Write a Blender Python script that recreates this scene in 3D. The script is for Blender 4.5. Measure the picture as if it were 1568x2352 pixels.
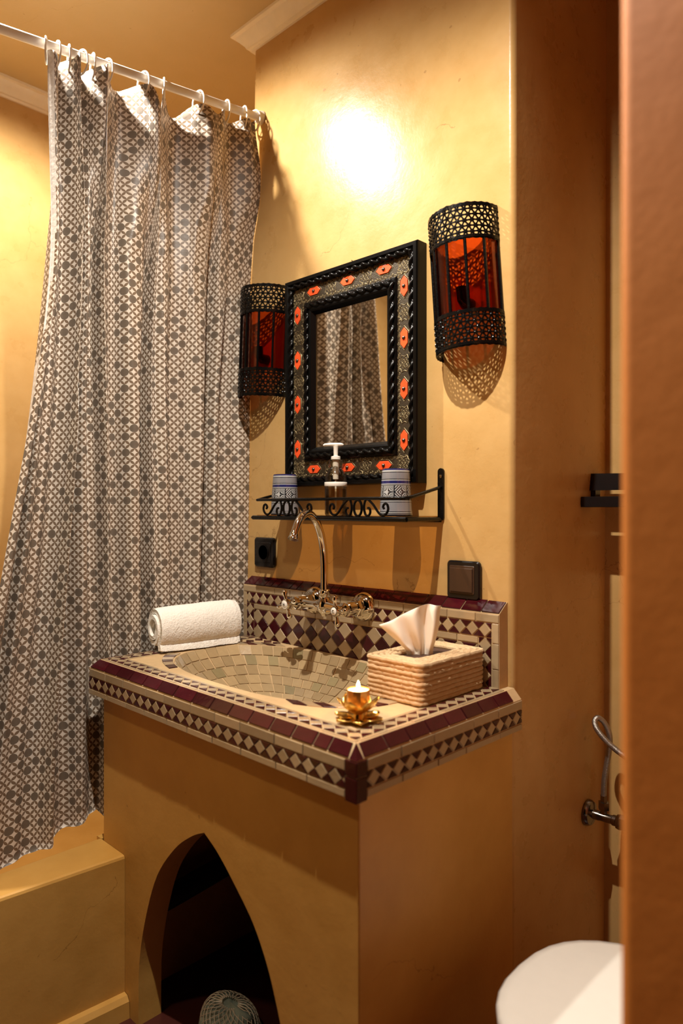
import bpy, math, random
from math import sin, cos, pi, radians as R, sqrt, floor, atan2, hypot
from mathutils import Vector, Matrix, noise
random.seed(7)
for o in list(bpy.data.objects): bpy.data.objects.remove(o)
scn = bpy.context.scene
col = scn.collection
H = 1.12                       # eye height above the floor; z below is measured from eye level

# ---------------------------------------------------------------- camera
cam = bpy.data.cameras.new('camera'); camo = bpy.data.objects.new('camera', cam); col.objects.link(camo)
camo.location = (0, 0, 0); camo.rotation_euler = (R(90), 0, R(44))
cam.sensor_width = 36; cam.lens = 1625/2352*36; cam.shift_y = -8/2352; cam.clip_start = .02
cam.dof.use_dof = True; cam.dof.focus_distance = 1.62; cam.dof.aperture_fstop = 2.2
scn.camera = camo
# ---------------------------------------------------------------- world, lights, exposure
w = bpy.data.worlds.new('world'); scn.world = w; w.use_nodes = True
w.node_tree.nodes['Background'].inputs[0].default_value = (1, .62, .3, 1)
w.node_tree.nodes['Background'].inputs[1].default_value = 0.0
def lamp(name, loc, power, radius, colour, cone=0, blend=.85):
    l = bpy.data.lights.new(name, 'SPOT' if cone else 'POINT'); l.energy = power; l.shadow_soft_size = radius; l.color = colour
    if cone: l.spot_size = R(cone); l.spot_blend = blend      # a downlight: points straight down
    o = bpy.data.objects.new(name, l); col.objects.link(o); o.location = loc; return o
lamp('ceiling_light_over_bath', (-1.69, .64, 1.275), 94, .018, (1, .93, .83), 174, .45)
lamp('ceiling_light_over_room', (-.755, .50, 1.275), 138, .010, (1, .93, .83), 154)
lamp('fill_light', (-1.15, -.25, 1.275), 26, .05, (1, .80, .55), 160)  # added fill that brightens the washstand front; no known lamp hangs here
vs = scn.view_settings; vs.view_transform = 'Standard'; vs.look = 'None'; vs.gamma = 1; vs.use_curve_mapping = False
vs.exposure = 0.0

# ---------------------------------------------------------------- materials
def nmat(name):
    m = bpy.data.materials.new(name); m.use_nodes = True
    nt = m.node_tree; nt.nodes.clear()
    out = nt.nodes.new('ShaderNodeOutputMaterial')
    return m, nt, out
class N:
    def __init__(s, nt): s.nt = nt
    def new(s, t, **k):
        n = s.nt.nodes.new('ShaderNode'+t)
        for a, b in k.items():
            if a.startswith('i_'):
                key = a[2:].replace('_', ' ')
                n.inputs[key].default_value = b
            else: setattr(n, a, b)
        return n
    def link(s, a, b): s.nt.links.new(a, b)
    def math(s, op, a, b=None, c=None, clamp=False):
        n = s.nt.nodes.new('ShaderNodeMath'); n.operation = op; n.use_clamp = clamp
        for i, x in enumerate((a, b, c)):
            if x is None: continue
            if isinstance(x, (int, float)): n.inputs[i].default_value = x
            else: s.link(x, n.inputs[i])
        return n.outputs[0]
    def mix(s, f, a, b):
        n = s.nt.nodes.new('ShaderNodeMix'); n.data_type = 'RGBA'
        for sock, x in ((n.inputs[0], f), (n.inputs[6], a), (n.inputs[7], b)):
            if isinstance(x, (int, float)): sock.default_value = x
            elif isinstance(x, tuple): sock.default_value = (*x[:3], 1)
            else: s.link(x, sock)
        return n.outputs[2]
    def ramp(s, f, stops, interp='LINEAR'):
        n = s.nt.nodes.new('ShaderNodeValToRGB'); s.link(f, n.inputs[0]); r = n.color_ramp; r.interpolation = interp
        while len(r.elements) < len(stops): r.elements.new(1)
        for e, (p, c) in zip(r.elements, stops):
            e.position = p; e.color = (*c[:3], 1) if isinstance(c, tuple) else (c, c, c, 1)
        return n.outputs[0]
def princ(n, out, base, rough=.5, metal=0, coat=0, spec=.5, normal=None, trans=0, coat_rough=.1):
    b = n.new('BsdfPrincipled')
    for k, x in (('Base Color', base), ('Roughness', rough)):
        if isinstance(x, tuple): b.inputs[k].default_value = (*x[:3], 1)
        elif isinstance(x, (int, float)): b.inputs[k].default_value = x
        else: n.link(x, b.inputs[k])
    b.inputs['Metallic'].default_value = metal; b.inputs['Coat Weight'].default_value = coat; b.inputs['Coat Roughness'].default_value = coat_rough
    b.inputs['Specular IOR Level'].default_value = spec; b.inputs['Transmission Weight'].default_value = trans
    if normal is not None: n.link(normal, b.inputs['Normal'])
    n.link(b.outputs[0], out.inputs[0]); return b
def bump(n, h, strength, dist=.002):
    b = n.new('Bump'); b.inputs['Strength'].default_value = strength; b.inputs['Distance'].default_value = dist
    n.link(h, b.inputs['Height']); return b.outputs[0]
def texco(n, kind='Object'): return n.new('TexCoord').outputs[kind]
def noise_t(n, co, scale, detail=4, rough=.55):
    t = n.new('TexNoise'); t.inputs['Scale'].default_value = scale; t.inputs['Detail'].default_value = detail; t.inputs['Roughness'].default_value = rough
    n.link(co, t.inputs['Vector']); return t.outputs['Fac']

def m_plaster(name, a, b, rough=.42, spec=.45, crack=.4):
    m, nt, out = nmat(name); n = N(nt)
    geo = n.new('NewGeometry').outputs['Position']
    f1 = noise_t(n, geo, 3.2, 5); f2 = noise_t(n, geo, 16, 4); f3 = noise_t(n, geo, 120, 2)
    base = n.mix(n.math('ADD', n.math('ADD', n.math('MULTIPLY', f1, 1.5), n.math('MULTIPLY', f2, .7)), -.6, clamp=True), a, b)
    # hairline cracks
    nz = n.new('TexNoise'); nz.inputs['Scale'].default_value = 9; nz.inputs['Detail'].default_value = 5; n.link(geo, nz.inputs['Vector'])
    off = n.new('VectorMath', operation='MULTIPLY_ADD'); n.link(nz.outputs['Color'], off.inputs[0]); off.inputs[1].default_value = (.16, .16, .16); n.link(geo, off.inputs[2])
    vo = n.new('TexVoronoi', feature='DISTANCE_TO_EDGE'); vo.inputs['Scale'].default_value = 2.1; n.link(off.outputs[0], vo.inputs['Vector'])
    line = n.math('LESS_THAN', vo.outputs['Distance'], .0014)
    mask = n.math('GREATER_THAN', noise_t(n, geo, 2.6, 2), .56)
    ck = n.math('MULTIPLY', n.math('MULTIPLY', line, mask), crack)
    spots = n.math('MULTIPLY', n.math('GREATER_THAN', noise_t(n, geo, 55, 1), .80), .35)
    base = n.mix(n.math('MAXIMUM', ck, spots), base, (a[0]*.35, a[1]*.25, a[2]*.2))
    hgt = n.math('ADD', n.math('MULTIPLY', f2, .6), n.math('MULTIPLY', f3, .12))
    ro = n.math('ADD', n.math('MULTIPLY', f2, .16), rough-.08)
    princ(n, out, base, ro, spec=spec, normal=bump(n, hgt, .35, .004))
    return m
def m_simple(name, c, rough=.5, metal=0, coat=0, spec=.5, var=.12, scale=40, bmp=0, bscale=200, rnd=0):
    m, nt, out = nmat(name); n = N(nt); co = texco(n)
    f = noise_t(n, co, scale)
    base = n.mix(f, tuple(x*(1-var) for x in c), tuple(min(1, x*(1+var)) for x in c))
    if rnd:
        oi = n.new('ObjectInfo').outputs['Random']
        g = n.math('ADD', n.math('MULTIPLY', oi, 2*rnd), 1-rnd)
        mm = n.new('VectorMath', operation='SCALE'); n.link(base, mm.inputs[0]); n.link(g, mm.inputs['Scale']); base = mm.outputs[0]
    nr = bump(n, noise_t(n, co, bscale, 3), bmp, .002) if bmp else None
    princ(n, out, base, rough, metal, coat, spec, nr)
    return m
def m_tinted(name, c, gloss=.08, rough=.06):
    m, nt, out = nmat(name); n = N(nt)
    t = n.new('BsdfTransparent'); 
    f = noise_t(n, texco(n), 30)
    n.link(n.mix(f, tuple(x*.9 for x in c), c), t.inputs[0])
    g = n.new('BsdfGlossy'); g.inputs['Roughness'].default_value = rough
    fr = n.new('Fresnel'); fr.inputs[0].default_value = 1.45
    fac = n.math('ADD', n.math('MULTIPLY', fr.outputs[0], .8), gloss*.3, clamp=True)
    ms = n.new('MixShader'); n.link(fac, ms.inputs[0]); n.link(t.outputs[0], ms.inputs[1]); n.link(g.outputs[0], ms.inputs[2])
    n.link(ms.outputs[0], out.inputs[0]); return m
def m_emit(name, c, s):
    m, nt, out = nmat(name); n = N(nt); e = n.new('Emission'); e.inputs[0].default_value = (*c, 1); e.inputs[1].default_value = s
    n.link(e.outputs[0], out.inputs[0]); return m

M = {}
M['plaster'] = m_plaster('ochre_tadelakt_plaster', (.46, .262, .080), (.61, .385, .155), rough=.29, spec=.26)
M['plaster_low'] = m_plaster('ochre_masonry_plaster', (.45, .225, .042), (.62, .345, .085), rough=.5, spec=.35)
M['ceiling'] = m_plaster('pale_ceiling_plaster', (.56, .42, .21), (.62, .47, .26), rough=.7, spec=.2, crack=.15)
M['cornice'] = m_simple('white_moulding_plaster', (.88, .80, .64), .55, var=.06)
M['burgundy'] = m_simple('burgundy_glazed_tile', (.042, .004, .007), .14, coat=.0, spec=.35, var=.3, scale=60, bmp=.12, bscale=90, rnd=.3)
M['beige'] = m_simple('beige_glazed_tile', (.37, .27, .155), .2, coat=.2, var=.10, scale=60, bmp=.12, bscale=90, rnd=.16)
M['mosaic'] = m_simple('sage_beige_mosaic_tile', (.37, .265, .14), .16, coat=.4, var=.12, scale=80, bmp=.15, bscale=70, rnd=.16)
M['mosaic_green'] = m_simple('grey_green_mosaic_tile', (.27, .215, .11), .16, coat=.4, var=.12, scale=80, bmp=.15, bscale=70, rnd=.16)
M['grout'] = m_simple('orange_tan_grout', (.54, .37, .19), .7, var=.15, bmp=.3)
M['black'] = m_simple('black_painted_metal', (.003, .0027, .0024), .2, spec=.22, var=.2, bmp=.3, bscale=150)
M['blackwood'] = m_simple('black_lacquered_wood', (.003, .0027, .0024), .24, spec=.15, var=.2, bmp=.1, bscale=80)
M['blackplastic'] = m_simple('black_plastic', (.008, .007, .007), .18, spec=.45, var=.1)
M['brownplastic'] = m_simple('brown_plastic', (.055, .028, .016), .3, var=.06)
M['brass_sheet'] = m_simple('dark_antique_metal_sheet', (.05, .036, .02), .45, metal=.5, var=.3, bmp=.3, bscale=300)
M['brass_relief'] = m_simple('antique_brass_relief', (.32, .25, .13), .32, metal=.7, var=.25, bmp=.2, bscale=300)
M['inlay'] = m_simple('orange_bone_inlay', (.80, .085, .018), .35, var=.16, scale=60, rnd=.12)
M['stud'] = m_simple('dark_steel_stud', (.16, .12, .09), .25, metal=.9)
M['chrome'] = m_simple('polished_chrome', (.72, .68, .60), .07, metal=1, var=.03)
M['steel'] = m_simple('braided_steel', (.34, .31, .27), .3, metal=.9, var=.2, bmp=.5, bscale=500)
M['darkchrome'] = m_simple('dull_chrome', (.24, .21, .18), .2, metal=1, var=.1)
M['porcelain'] = m_simple('white_porcelain', (.80, .77, .70), .15, coat=.4, var=.03)
M['lettering'] = m_simple('black_lettering', (.02, .02, .02), .5)
M['towel'] = m_simple('white_terry_cotton', (.88, .84, .76), .9, spec=.1, var=.05, bmp=1.0, bscale=230)
M['tissue'] = m_simple('white_tissue_paper', (.86, .78, .66), .85, spec=.15, var=.03)
M['gold'] = m_simple('gilded_metal', (.75, .48, .13), .24, metal=1, var=.2, bmp=.15)
M['copper'] = m_simple('amber_metal_cup', (.66, .30, .07), .28, metal=.85, var=.3, scale=50)
M['white_plastic'] = m_simple('white_plastic', (.80, .76, .68), .3, var=.03)
M['ring'] = m_simple('translucent_white_plastic', (.78, .74, .68), .25, var=.05)
M['rod'] = m_simple('white_enamelled_rod', (.72, .68, .62), .3, var=.03)
M['amber'] = m_tinted('amber_red_panel', (.86, .34, .14), .06, .08)
M['shelf_glass'] = m_tinted('clear_shelf_glass', (.86, .66, .40), .05, .02)
M['bottle'] = m_tinted('clear_bottle_plastic', (.93, .90, .84), .08, .06)
M['soap'] = m_tinted('amber_liquid_soap', (.92, .80, .62), .02, .1)
M['mirror'] = m_simple('silvered_mirror', (.72, .70, .64), .015, metal=1, var=.01)
M['flame'] = m_emit('candle_flame', (1, .72, .32), 30)
M['wax'] = None
M['floor'] = m_simple('dark_red_floor_tile', (.06, .014, .010), .35, var=.25, scale=6)
M['tub'] = m_simple('cream_bathtub_enamel', (.72, .66, .54), .2, coat=.3, var=.04)
M['black_tube'] = m_simple('matt_black', (.01, .009, .009), .5)
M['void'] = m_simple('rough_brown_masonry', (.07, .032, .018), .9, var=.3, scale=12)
M['net'] = m_simple('teal_white_mesh_fabric', (.34, .44, .42), .8, var=.6, scale=22)
M['partition'] = m_plaster('terracotta_painted_plaster', (.54, .175, .03), (.60, .21, .04), rough=.6, spec=.25, crack=.1)
def m_wax():
    m, nt, out = nmat('molten_candle_wax'); n = N(nt)
    b = princ(n, out, (.95, .85, .65), .3)
    b.inputs['Emission Color'].default_value = (1, .74, .42, 1); b.inputs['Emission Strength'].default_value = 3.2  # the flame's glow in the wax is put in as emission
    return m
M['wax'] = m_wax()
def m_raffia():
    m, nt, out = nmat('coiled_raffia_straw'); n = N(nt); co = texco(n)
    f = noise_t(n, co, 90, 4); mp = n.new('Mapping'); mp.inputs['Scale'].default_value = (60, 60, 420); n.link(co, mp.inputs[0])
    f2 = noise_t(n, mp.outputs[0], 6, 3)
    base = n.mix(f, (.64, .40, .20), (.88, .67, .41))
    princ(n, out, base, .75, spec=.2, normal=bump(n, n.math('ADD', f2, f), .9, .003)); return m
M['raffia'] = m_raffia()
def m_curtain(name, petal, fill, ground, lining=0.0):
    m, nt, out = nmat(name); n = N(nt)
    uv = n.new('UVMap').outputs[0]; sp = n.new('SeparateXYZ'); n.link(uv, sp.inputs[0])
    p = .0196
    a = n.math('DIVIDE', n.math('ADD', sp.outputs[0], sp.outputs[1]), p)     # lattice axes at 45 degrees
    b = n.math('DIVIDE', n.math('SUBTRACT', sp.outputs[0], sp.outputs[1]), p)
    ia = n.math('ROUND', a); ib = n.math('ROUND', b)
    fa = n.math('ABSOLUTE', n.math('SUBTRACT', a, ia)); fb = n.math('ABSOLUTE', n.math('SUBTRACT', b, ib))
    def near(x, y):
        q = n.math('SUBTRACT', 1.0, x)
        return n.math('LESS_THAN', n.math('ADD', n.math('MULTIPLY', q, q), n.math('MULTIPLY', y, y)), .5)
    pet = n.math('MAXIMUM', near(fa, fb), near(fb, fa))
    ja = n.math('MULTIPLY', n.math('ROUND', n.math('MULTIPLY', a, .5)), 2); jb = n.math('MULTIPLY', n.math('ROUND', n.math('MULTIPLY', b, .5)), 2)
    ea = n.math('SUBTRACT', a, ja); eb = n.math('SUBTRACT', b, jb)
    cx = n.new('CombineXYZ'); n.link(ja, cx.inputs[0]); n.link(jb, cx.inputs[1])
    wn = n.new('TexWhiteNoise', noise_dimensions='2D'); n.link(cx.outputs[0], wn.inputs[0])
    fil = n.math('MULTIPLY', n.math('LESS_THAN', wn.outputs[0], .5), n.math('LESS_THAN', n.math('ADD', n.math('MULTIPLY', ea, ea), n.math('MULTIPLY', eb, eb)), .5))
    c = n.mix(pet, ground, petal); c = n.mix(fil, c, fill)
    if lining: c = n.mix(lining, c, (.80, .77, .72))
    f = noise_t(n, uv, 60, 3)
    b_ = n.new('BsdfPrincipled'); n.link(c, b_.inputs['Base Color']); b_.inputs['Roughness'].default_value = .42; b_.inputs['Specular IOR Level'].default_value = .45
    n.link(bump(n, f, .25, .003), b_.inputs['Normal'])
    t = n.new('BsdfTranslucent'); n.link(c, t.inputs[0])
    ms = n.new('MixShader'); ms.inputs[0].default_value = .10; n.link(b_.outputs[0], ms.inputs[1]); n.link(t.outputs[0], ms.inputs[2])
    n.link(ms.outputs[0], out.inputs[0]); return m
M['cloth'] = m_curtain('printed_shower_curtain', (.20, .135, .085), (.155, .12, .088), (.71, .63, .53))
M['lining'] = m_curtain('curtain_white_lining', (.6, .55, .5), (.55, .5, .46), (.80, .77, .72), .55)
def m_cup():
    m, nt, out = nmat('painted_blue_grey_ceramic'); n = N(nt)
    sp = n.new('SeparateXYZ'); n.link(texco(n), sp.inputs[0])
    z = n.math('DIVIDE', sp.outputs[2], .1025)
    ang = n.math('DIVIDE', n.math('ARCTAN2', sp.outputs[1], sp.outputs[0]), 2*pi)
    g = (.21, .205, .215); k = (.008, .008, .012); bl = (.02, .022, .10); wh = (.40, .40, .39)
    band = n.ramp(z, [(0, k), (.03, g), (.045, k), (.06, wh), (.075, k), (.09, g), (.285, k), (.30, wh), (.318, k), (.335, k), (.36, wh), (.64, k), (.655, wh), (.675, bl), (.735, wh), (.755, k), (.77, g), (.905, k), (.92, wh), (.955, bl), (.985, k)], 'CONSTANT')
    zz = n.math('DIVIDE', n.math('SUBTRACT', z, .36), .28)
    fx = n.math('SUBTRACT', n.math('FRACT', n.math('MULTIPLY', ang, 7)), .5); fz = n.math('SUBTRACT', zz, .5)
    dd = n.math('ADD', n.math('ABSOLUTE', fx), n.math('ABSOLUTE', fz))
    w1 = n.math('SINE', n.math('MULTIPLY', dd, 30))
    w2 = n.math('SINE', n.math('MULTIPLY', n.math('MULTIPLY', fx, n.math('ABSOLUTE', fz)), 160))
    par = n.math('GREATER_THAN', n.math('FRACT', n.math('MULTIPLY', ang, 3.5)), .5)
    diam = n.math('GREATER_THAN', w1, .1); scr = n.math('GREATER_THAN', w2, .25)
    mot = n.math('ADD', n.math('MULTIPLY', par, diam), n.math('MULTIPLY', n.math('SUBTRACT', 1, par), scr))
    inb = n.math('MULTIPLY', n.math('GREATER_THAN', z, .365), n.math('LESS_THAN', z, .635))
    bar = n.math('GREATER_THAN', n.math('ABSOLUTE', fx), .46)
    c = n.mix(n.math('MULTIPLY', inb, n.math('MAXIMUM', mot, bar)), band, k)
    princ(n, out, c, .18, coat=.3, normal=bump(n, noise_t(n, texco(n), 60), .1)); return m
M['cup'] = m_cup()

# ---------------------------------------------------------------- mesh builder
WL = {}
class MB:
    def __init__(s): s.v = []; s.f = []; s.mi = []; s.uv = None
    def add(s, vs, fs, mi=0):
        k = len(s.v); s.v += [tuple(p) for p in vs]
        for f in fs: s.f.append([i+k for i in f]); s.mi.append(mi)
        return s
    def box(s, a, b, mi=0):
        x0, y0, z0 = a; x1, y1, z1 = b
        return s.add([(x0,y0,z0),(x1,y0,z0),(x1,y1,z0),(x0,y1,z0),(x0,y0,z1),(x1,y0,z1),(x1,y1,z1),(x0,y1,z1)],
              [(0,3,2,1),(4,5,6,7),(0,1,5,4),(1,2,6,5),(2,3,7,6),(3,0,4,7)], mi)
    def rbox(s, a, b, r, seg=4, axis=2, ch=None):   # rounded-rectangle prism along axis with a chamfered front edge
        ax = [i for i in range(3) if i != axis]
        u0, u1 = a[ax[0]], b[ax[0]]; v0, v1 = a[ax[1]], b[ax[1]]
        def ring(ins, w):
            pts = []; rr = max(r-ins, .0002)
            for cx, cy, st in ((u1-r, v1-r, 0), (u0+r, v1-r, 90), (u0+r, v0+r, 180), (u1-r, v0+r, 270)):
                for k in range(seg+1):
                    t = R(st+90*k/seg); p = [0]*3; p[ax[0]] = cx+rr*cos(t); p[ax[1]] = cy+rr*sin(t); p[axis] = w; pts.append(p)
            return pts
        w0, w1 = a[axis], b[axis]; c = ch if ch else 0
        rings = [ring(c, w0), ring(0, w0+c), ring(0, w1-c), ring(c, w1)] if c else [ring(0, w0), ring(0, w1)]
        return s.loft(rings, True, True)
    def loft(s, rings, cap0=True, cap1=True, closed=True, mi=0):
        n = len(rings[0]); k = len(s.v)
        for r in rings: s.v += [tuple(p) for p in r]
        for i in range(len(rings)-1):
            for j in range(n if closed else n-1):
                a = k+i*n+j; b = k+i*n+(j+1) % n
                s.f.append([a, b, b+n, a+n]); s.mi.append(mi)
        if cap0: s.f.append([k+j for j in range(n)][::-1]); s.mi.append(mi)
        if cap1: s.f.append([k+(len(rings)-1)*n+j for j in range(n)]); s.mi.append(mi)
        return s
    def tube(s, pts, r, seg=8, closed=False, caps=True, tw=0, lobes=0, amp=0):
        P = [Vector(p) for p in pts]; n = len(P); rr = r if isinstance(r, (list, tuple)) else [r]*n
        T = []
        for i in range(n):
            a = P[(i-1) % n] if closed else P[max(i-1, 0)]; b = P[(i+1) % n] if closed else P[min(i+1, n-1)]
            t = (b-a); T.append(t.normalized() if t.length > 1e-9 else Vector((0,0,1)))
        up = Vector((0,0,1)) if abs(T[0].z) < .9 else Vector((1,0,0))
        u = T[0].cross(up).normalized(); rings = []; L = 0
        for i in range(n):
            if i: L += (P[i]-P[i-1]).length
            u = (u - T[i]*u.dot(T[i])).normalized(); w_ = T[i].cross(u)
            ring = []
            for j in range(seg):
                a = 2*pi*j/seg; q = rr[i]*(1+(amp*cos(lobes*a-tw*L) if lobes else 0))
                ring.append(P[i]+u*(q*cos(a))+w_*(q*sin(a)))
            rings.append(ring)
        if closed:
            k = len(s.v); 
            for r_ in rings: s.v += [tuple(p) for p in r_]
            for i in range(n):
                for j in range(seg):
                    a = k+i*seg+j; b = k+i*seg+(j+1) % seg; c = k+((i+1) % n)*seg+(j+1) % seg; d = k+((i+1) % n)*seg+j
                    s.f.append([a, b, c, d]); s.mi.append(0)
            return s
        return s.loft(rings, caps, caps)
    def lathe(s, prof, c=(0,0,0), seg=24, axis='Z', a0=0, a1=2*pi, cap=True):
        full = abs(a1-a0-2*pi) < 1e-6; m = seg if full else seg+1
        def pt(r, h, t):
            x, y = r*cos(t), r*sin(t)
            if axis == 'Z': q = (x, y, h)
            elif axis == 'Y': q = (x, -h, y)       # h grows towards -Y (into the room)
            else: q = (h, x, y)
            return (c[0]+q[0], c[1]+q[1], c[2]+q[2])
        rings = [[pt(r, h, a0+(a1-a0)*j/seg) for j in range(m)] for r, h in prof]
        return s.loft(rings, cap and prof[0][0] > 1e-6, cap and prof[-1][0] > 1e-6, closed=full)
    def prism(s, poly, O, U, V, Nn, t, mi=0):
        O, U, V, Nn = map(Vector, (O, U, V, Nn)); n = len(poly)
        a = [O+U*x+V*y for x, y in poly]; b = [p+Nn*t for p in a]
        fs = [list(range(n))[::-1], list(range(n, 2*n))]+[[i, (i+1) % n, n+(i+1) % n, n+i] for i in range(n)]
        return s.add(a+b, fs, mi)
    def grid(s, rows, closed=False, mi=0):
        return s.loft(rows, False, False, closed, mi)
def mesh_of(name, mb, mats, off=(0,0,0), smooth=False):
    me = bpy.data.meshes.new(name)
    me.from_pydata([(x-off[0], y-off[1], z-off[2]) for x, y, z in mb.v], [], mb.f)
    for m in (mats if isinstance(mats, (list, tuple)) else [mats]): me.materials.append(m)
    me.polygons.foreach_set('material_index', mb.mi)
    if smooth: me.polygons.foreach_set('use_smooth', [True]*len(me.polygons))
    me.validate(); me.update(); return me
import bmesh
def fixnormals(me):
    bm = bmesh.new(); bm.from_mesh(me); bmesh.ops.recalc_face_normals(bm, faces=bm.faces); bm.to_mesh(me); bm.free()
def obj(name, mb, mats, parent=None, smooth=False, sharp=40, fix=True, origin=None, bev=0):
    if parent is not None: off = WL[parent.name] if origin is None else origin
    else:
        if origin is None:
            xs = [p[0] for p in mb.v]; ys = [p[1] for p in mb.v]; zs = [p[2] for p in mb.v]
            off = ((min(xs)+max(xs))/2, (min(ys)+max(ys))/2, min(zs))
        else: off = origin
    me = mesh_of(name, mb, mats, off, smooth)
    if fix: fixnormals(me)
    if smooth and sharp < 180: 
        try: me.set_sharp_from_angle(angle=R(sharp))
        except Exception: pass
    o = bpy.data.objects.new(name, me); col.objects.link(o)
    WL[o.name] = tuple(off)
    if parent is not None:
        o.parent = parent; po = WL[parent.name]; o.location = tuple(off[i]-po[i] for i in range(3))
    else: o.location = off
    if bev:
        b = o.modifiers.new('bevel', 'BEVEL'); b.width = bev; b.segments = 2; b.limit_method = 'ANGLE'
    return o
def thing(name, loc, label, cat, group=None):
    o = bpy.data.objects.new(name, None); col.objects.link(o); o.location = loc; o.empty_display_size = .05
    WL[o.name] = tuple(loc); return tag(o, label, cat, group)
def tag(o, label, cat, group=None):
    o['label'] = label; o['category'] = cat
    if group: o['group'] = group
    return o
def struct(o, label=None):
    o['kind'] = 'structure'
    if label: o['label'] = label
    return o
def spline(pts, n=8, closed=False):
    P = [Vector(p) for p in pts]; out = []; m = len(P)
    for i in range(m if closed else m-1):
        g = lambda k: P[k % m] if closed else P[max(0, min(m-1, k))]
        a, b, c, d = g(i-1), g(i), g(i+1), g(i+2)
        for k in range(n):
            t = k/n; out.append(.5*((2*b)+(c-a)*t+(2*a-5*b+4*c-d)*t*t+(3*b-a-3*c+d)*t**3))
    if not closed: out.append(P[-1].copy())
    return out
def lerp(a, b, t): return a+(b-a)*t
def sstep(t): t = max(0, min(1, t)); return t*t*(3-2*t)
def interp(x, xs, ys):
    if x <= xs[0]: return ys[0]
    for i in range(len(xs)-1):
        if x <= xs[i+1]: return lerp(ys[i], ys[i+1], (x-xs[i])/(xs[i+1]-xs[i]))
    return ys[-1]

# ---------------------------------------------------------------- room shell
XL, XB, XC, YM, YB = -2.276, -1.572, -.733, 1.25, 1.68   # left wall, block left, block right, mirror wall, back wall
ZC, ZF = 1.321, -1.12
YN, XE = -.85, .75
struct(obj('floor', MB().box((XL-.1, YN-.1, ZF-.1), (XE+.1, YB+.1, ZF)), M['floor']), 'dark red floor at the foot of the bath and the arch')
struct(obj('ceiling', MB().box((XL-.1, YN-.1, ZC), (XE+.1, YB+.1, ZC+.1)), M['ceiling']), 'tan plaster ceiling')
struct(obj('wall_left', MB().box((XL-.1, YN, ZF), (XL, YB, ZC)), M['plaster']), 'ochre wall behind the bath, left of the curtain')
struct(obj('wall_back', MB().box((XL, YB, ZF), (XE, YB+.1, ZC)), M['plaster']), 'ochre end wall of the toilet recess')
struct(obj('wall_front', MB().box((XL, YN-.1, ZF), (-1.40, YN, ZC)), M['plaster']))
# projecting block that carries the mirror; its left corner is a little out of plumb
def block():
    mb = MB(); rows = []; r = .012
    for z in [ZF, -.5, 0, .2, .5, .8, 1.05, ZC]:
        xl = interp(z, [ZF, .15, 1.1, ZC], [-1.585, -1.583, -1.55, -1.546])
        xr = XC + interp(z, [ZF, -.4, .3, ZC], [-.003, -.002, .002, .003])
        ring = []
        for cx, cy, st in ((xl+r, YM+r, 180), (xr-r, YM+r, 270)):
            for k in range(5): t = R(st+90*k/4); ring.append((cx+r*cos(t), cy+r*sin(t), z))
        ring += [(xr, YB, z), (xl, YB, z)]
        rows.append(ring)
    return mb.loft(rows, True, True)
struct(obj('wall_middle', block(), M['plaster'], smooth=True, sharp=50), 'glossy ochre plaster wall block that carries the mirror and the lamps')
struct(obj('wall_partition', MB().rbox((-.245, .585, ZF), (XE, .69, ZC), .012), M['partition'], smooth=True, sharp=50), 'blurred terracotta wall end close by at the right edge')
struct(obj('wall_niche', MB().box((.62, .69, ZF), (.72, YB, ZC)), M['partition']))
# cornice swept along the wall tops
def sweep2d(path, prof):   # path: xy points, room on the right-hand side; prof: (out from wall, z)
    mb = MB(); n = len(path); rings = []
    for i in range(n):
        p = Vector(path[i])
        def nrm(a, b): d = (Vector(b)-Vector(a)).normalized(); return Vector((d.y, -d.x))
        if i == 0: m = nrm(path[0], path[1])
        elif i == n-1: m = nrm(path[-2], path[-1])
        else:
            a, b = nrm(path[i-1], path[i]), nrm(path[i], path[i+1]); m = a+b; m = m/(m.dot(a))
        rings.append([(p.x+m.x*o, p.y+m.y*o, z) for o, z in prof])
    return mb.loft(rings, True, True)
cp = [(-.02, 1.273), (.006, 1.273), (.008, 1.279), (.014, 1.281), (.018, 1.288), (.026, 1.296), (.034, 1.305), (.036, 1.311), (.046, 1.313), (.046, ZC+.002), (-.02, ZC+.002)]
struct(obj('trim_1', sweep2d([(XL, YN), (XL, YB), (-1.548, YB), (-1.548, YM), (XC+.002, YM), (XC+.002, YB), (.62, YB)], cp), M['cornice'], smooth=True, sharp=35), 'white plaster cornice round the top of the walls')

# ---------------------------------------------------------------- bath surround
bath = thing('bathtub', (-1.85, .5, ZF), 'built-in bath with a thick ochre plastered rim at the lower left, curtain inside it', 'bathtub')
zr = -.770
def rim():
    mb = MB(); rows = []
    for y in [YN+.002, -.4, 0, .3, .5, .65, .75, .7955]:
        xo = -1.436 - (.80-y)*.085*0.9
        xi = -1.556
        e = .018*sstep((y-.70)/.1)*0
        pr = [(xo, ZF), (xo, zr-.007), (xo-.002, zr-.002), (xo-.007, zr), (xi+.012, zr+.002), (xi+.004, zr), (xi, zr-.008), (xi-.01, ZF+.12), (xi-.01, ZF)]
        rows.append([(x, y, z) for x, z in pr])
    return mb.loft(rows, True, True)
obj('rim', rim(), M['plaster_low'], bath, smooth=True, sharp=20)
rim2 = MB().box((-1.566, .7957, ZF), (-1.545, YM-.002, zr+.002))
obj('rim', rim2, M['plaster_low'], bath)
obj('basin_floor', MB().box((XL+.002, YN+.002, ZF), (-1.588, YB-.002, ZF+.14)), M['plaster_low'], bath)
sk = MB(); 
rows = []
for y in [YN+.002, 0, .4, .795]:
    xo = -1.436 - (.80-y)*.0765
    rows.append([(xo-.01, y, ZF), (xo+.022, y, ZF), (xo+.020, y, ZF+.036), (xo+.012, y, ZF+.046), (xo-.01, y, ZF+.05)])
obj('skirting', sk.loft(rows), M['plaster_low'], bath)

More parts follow.
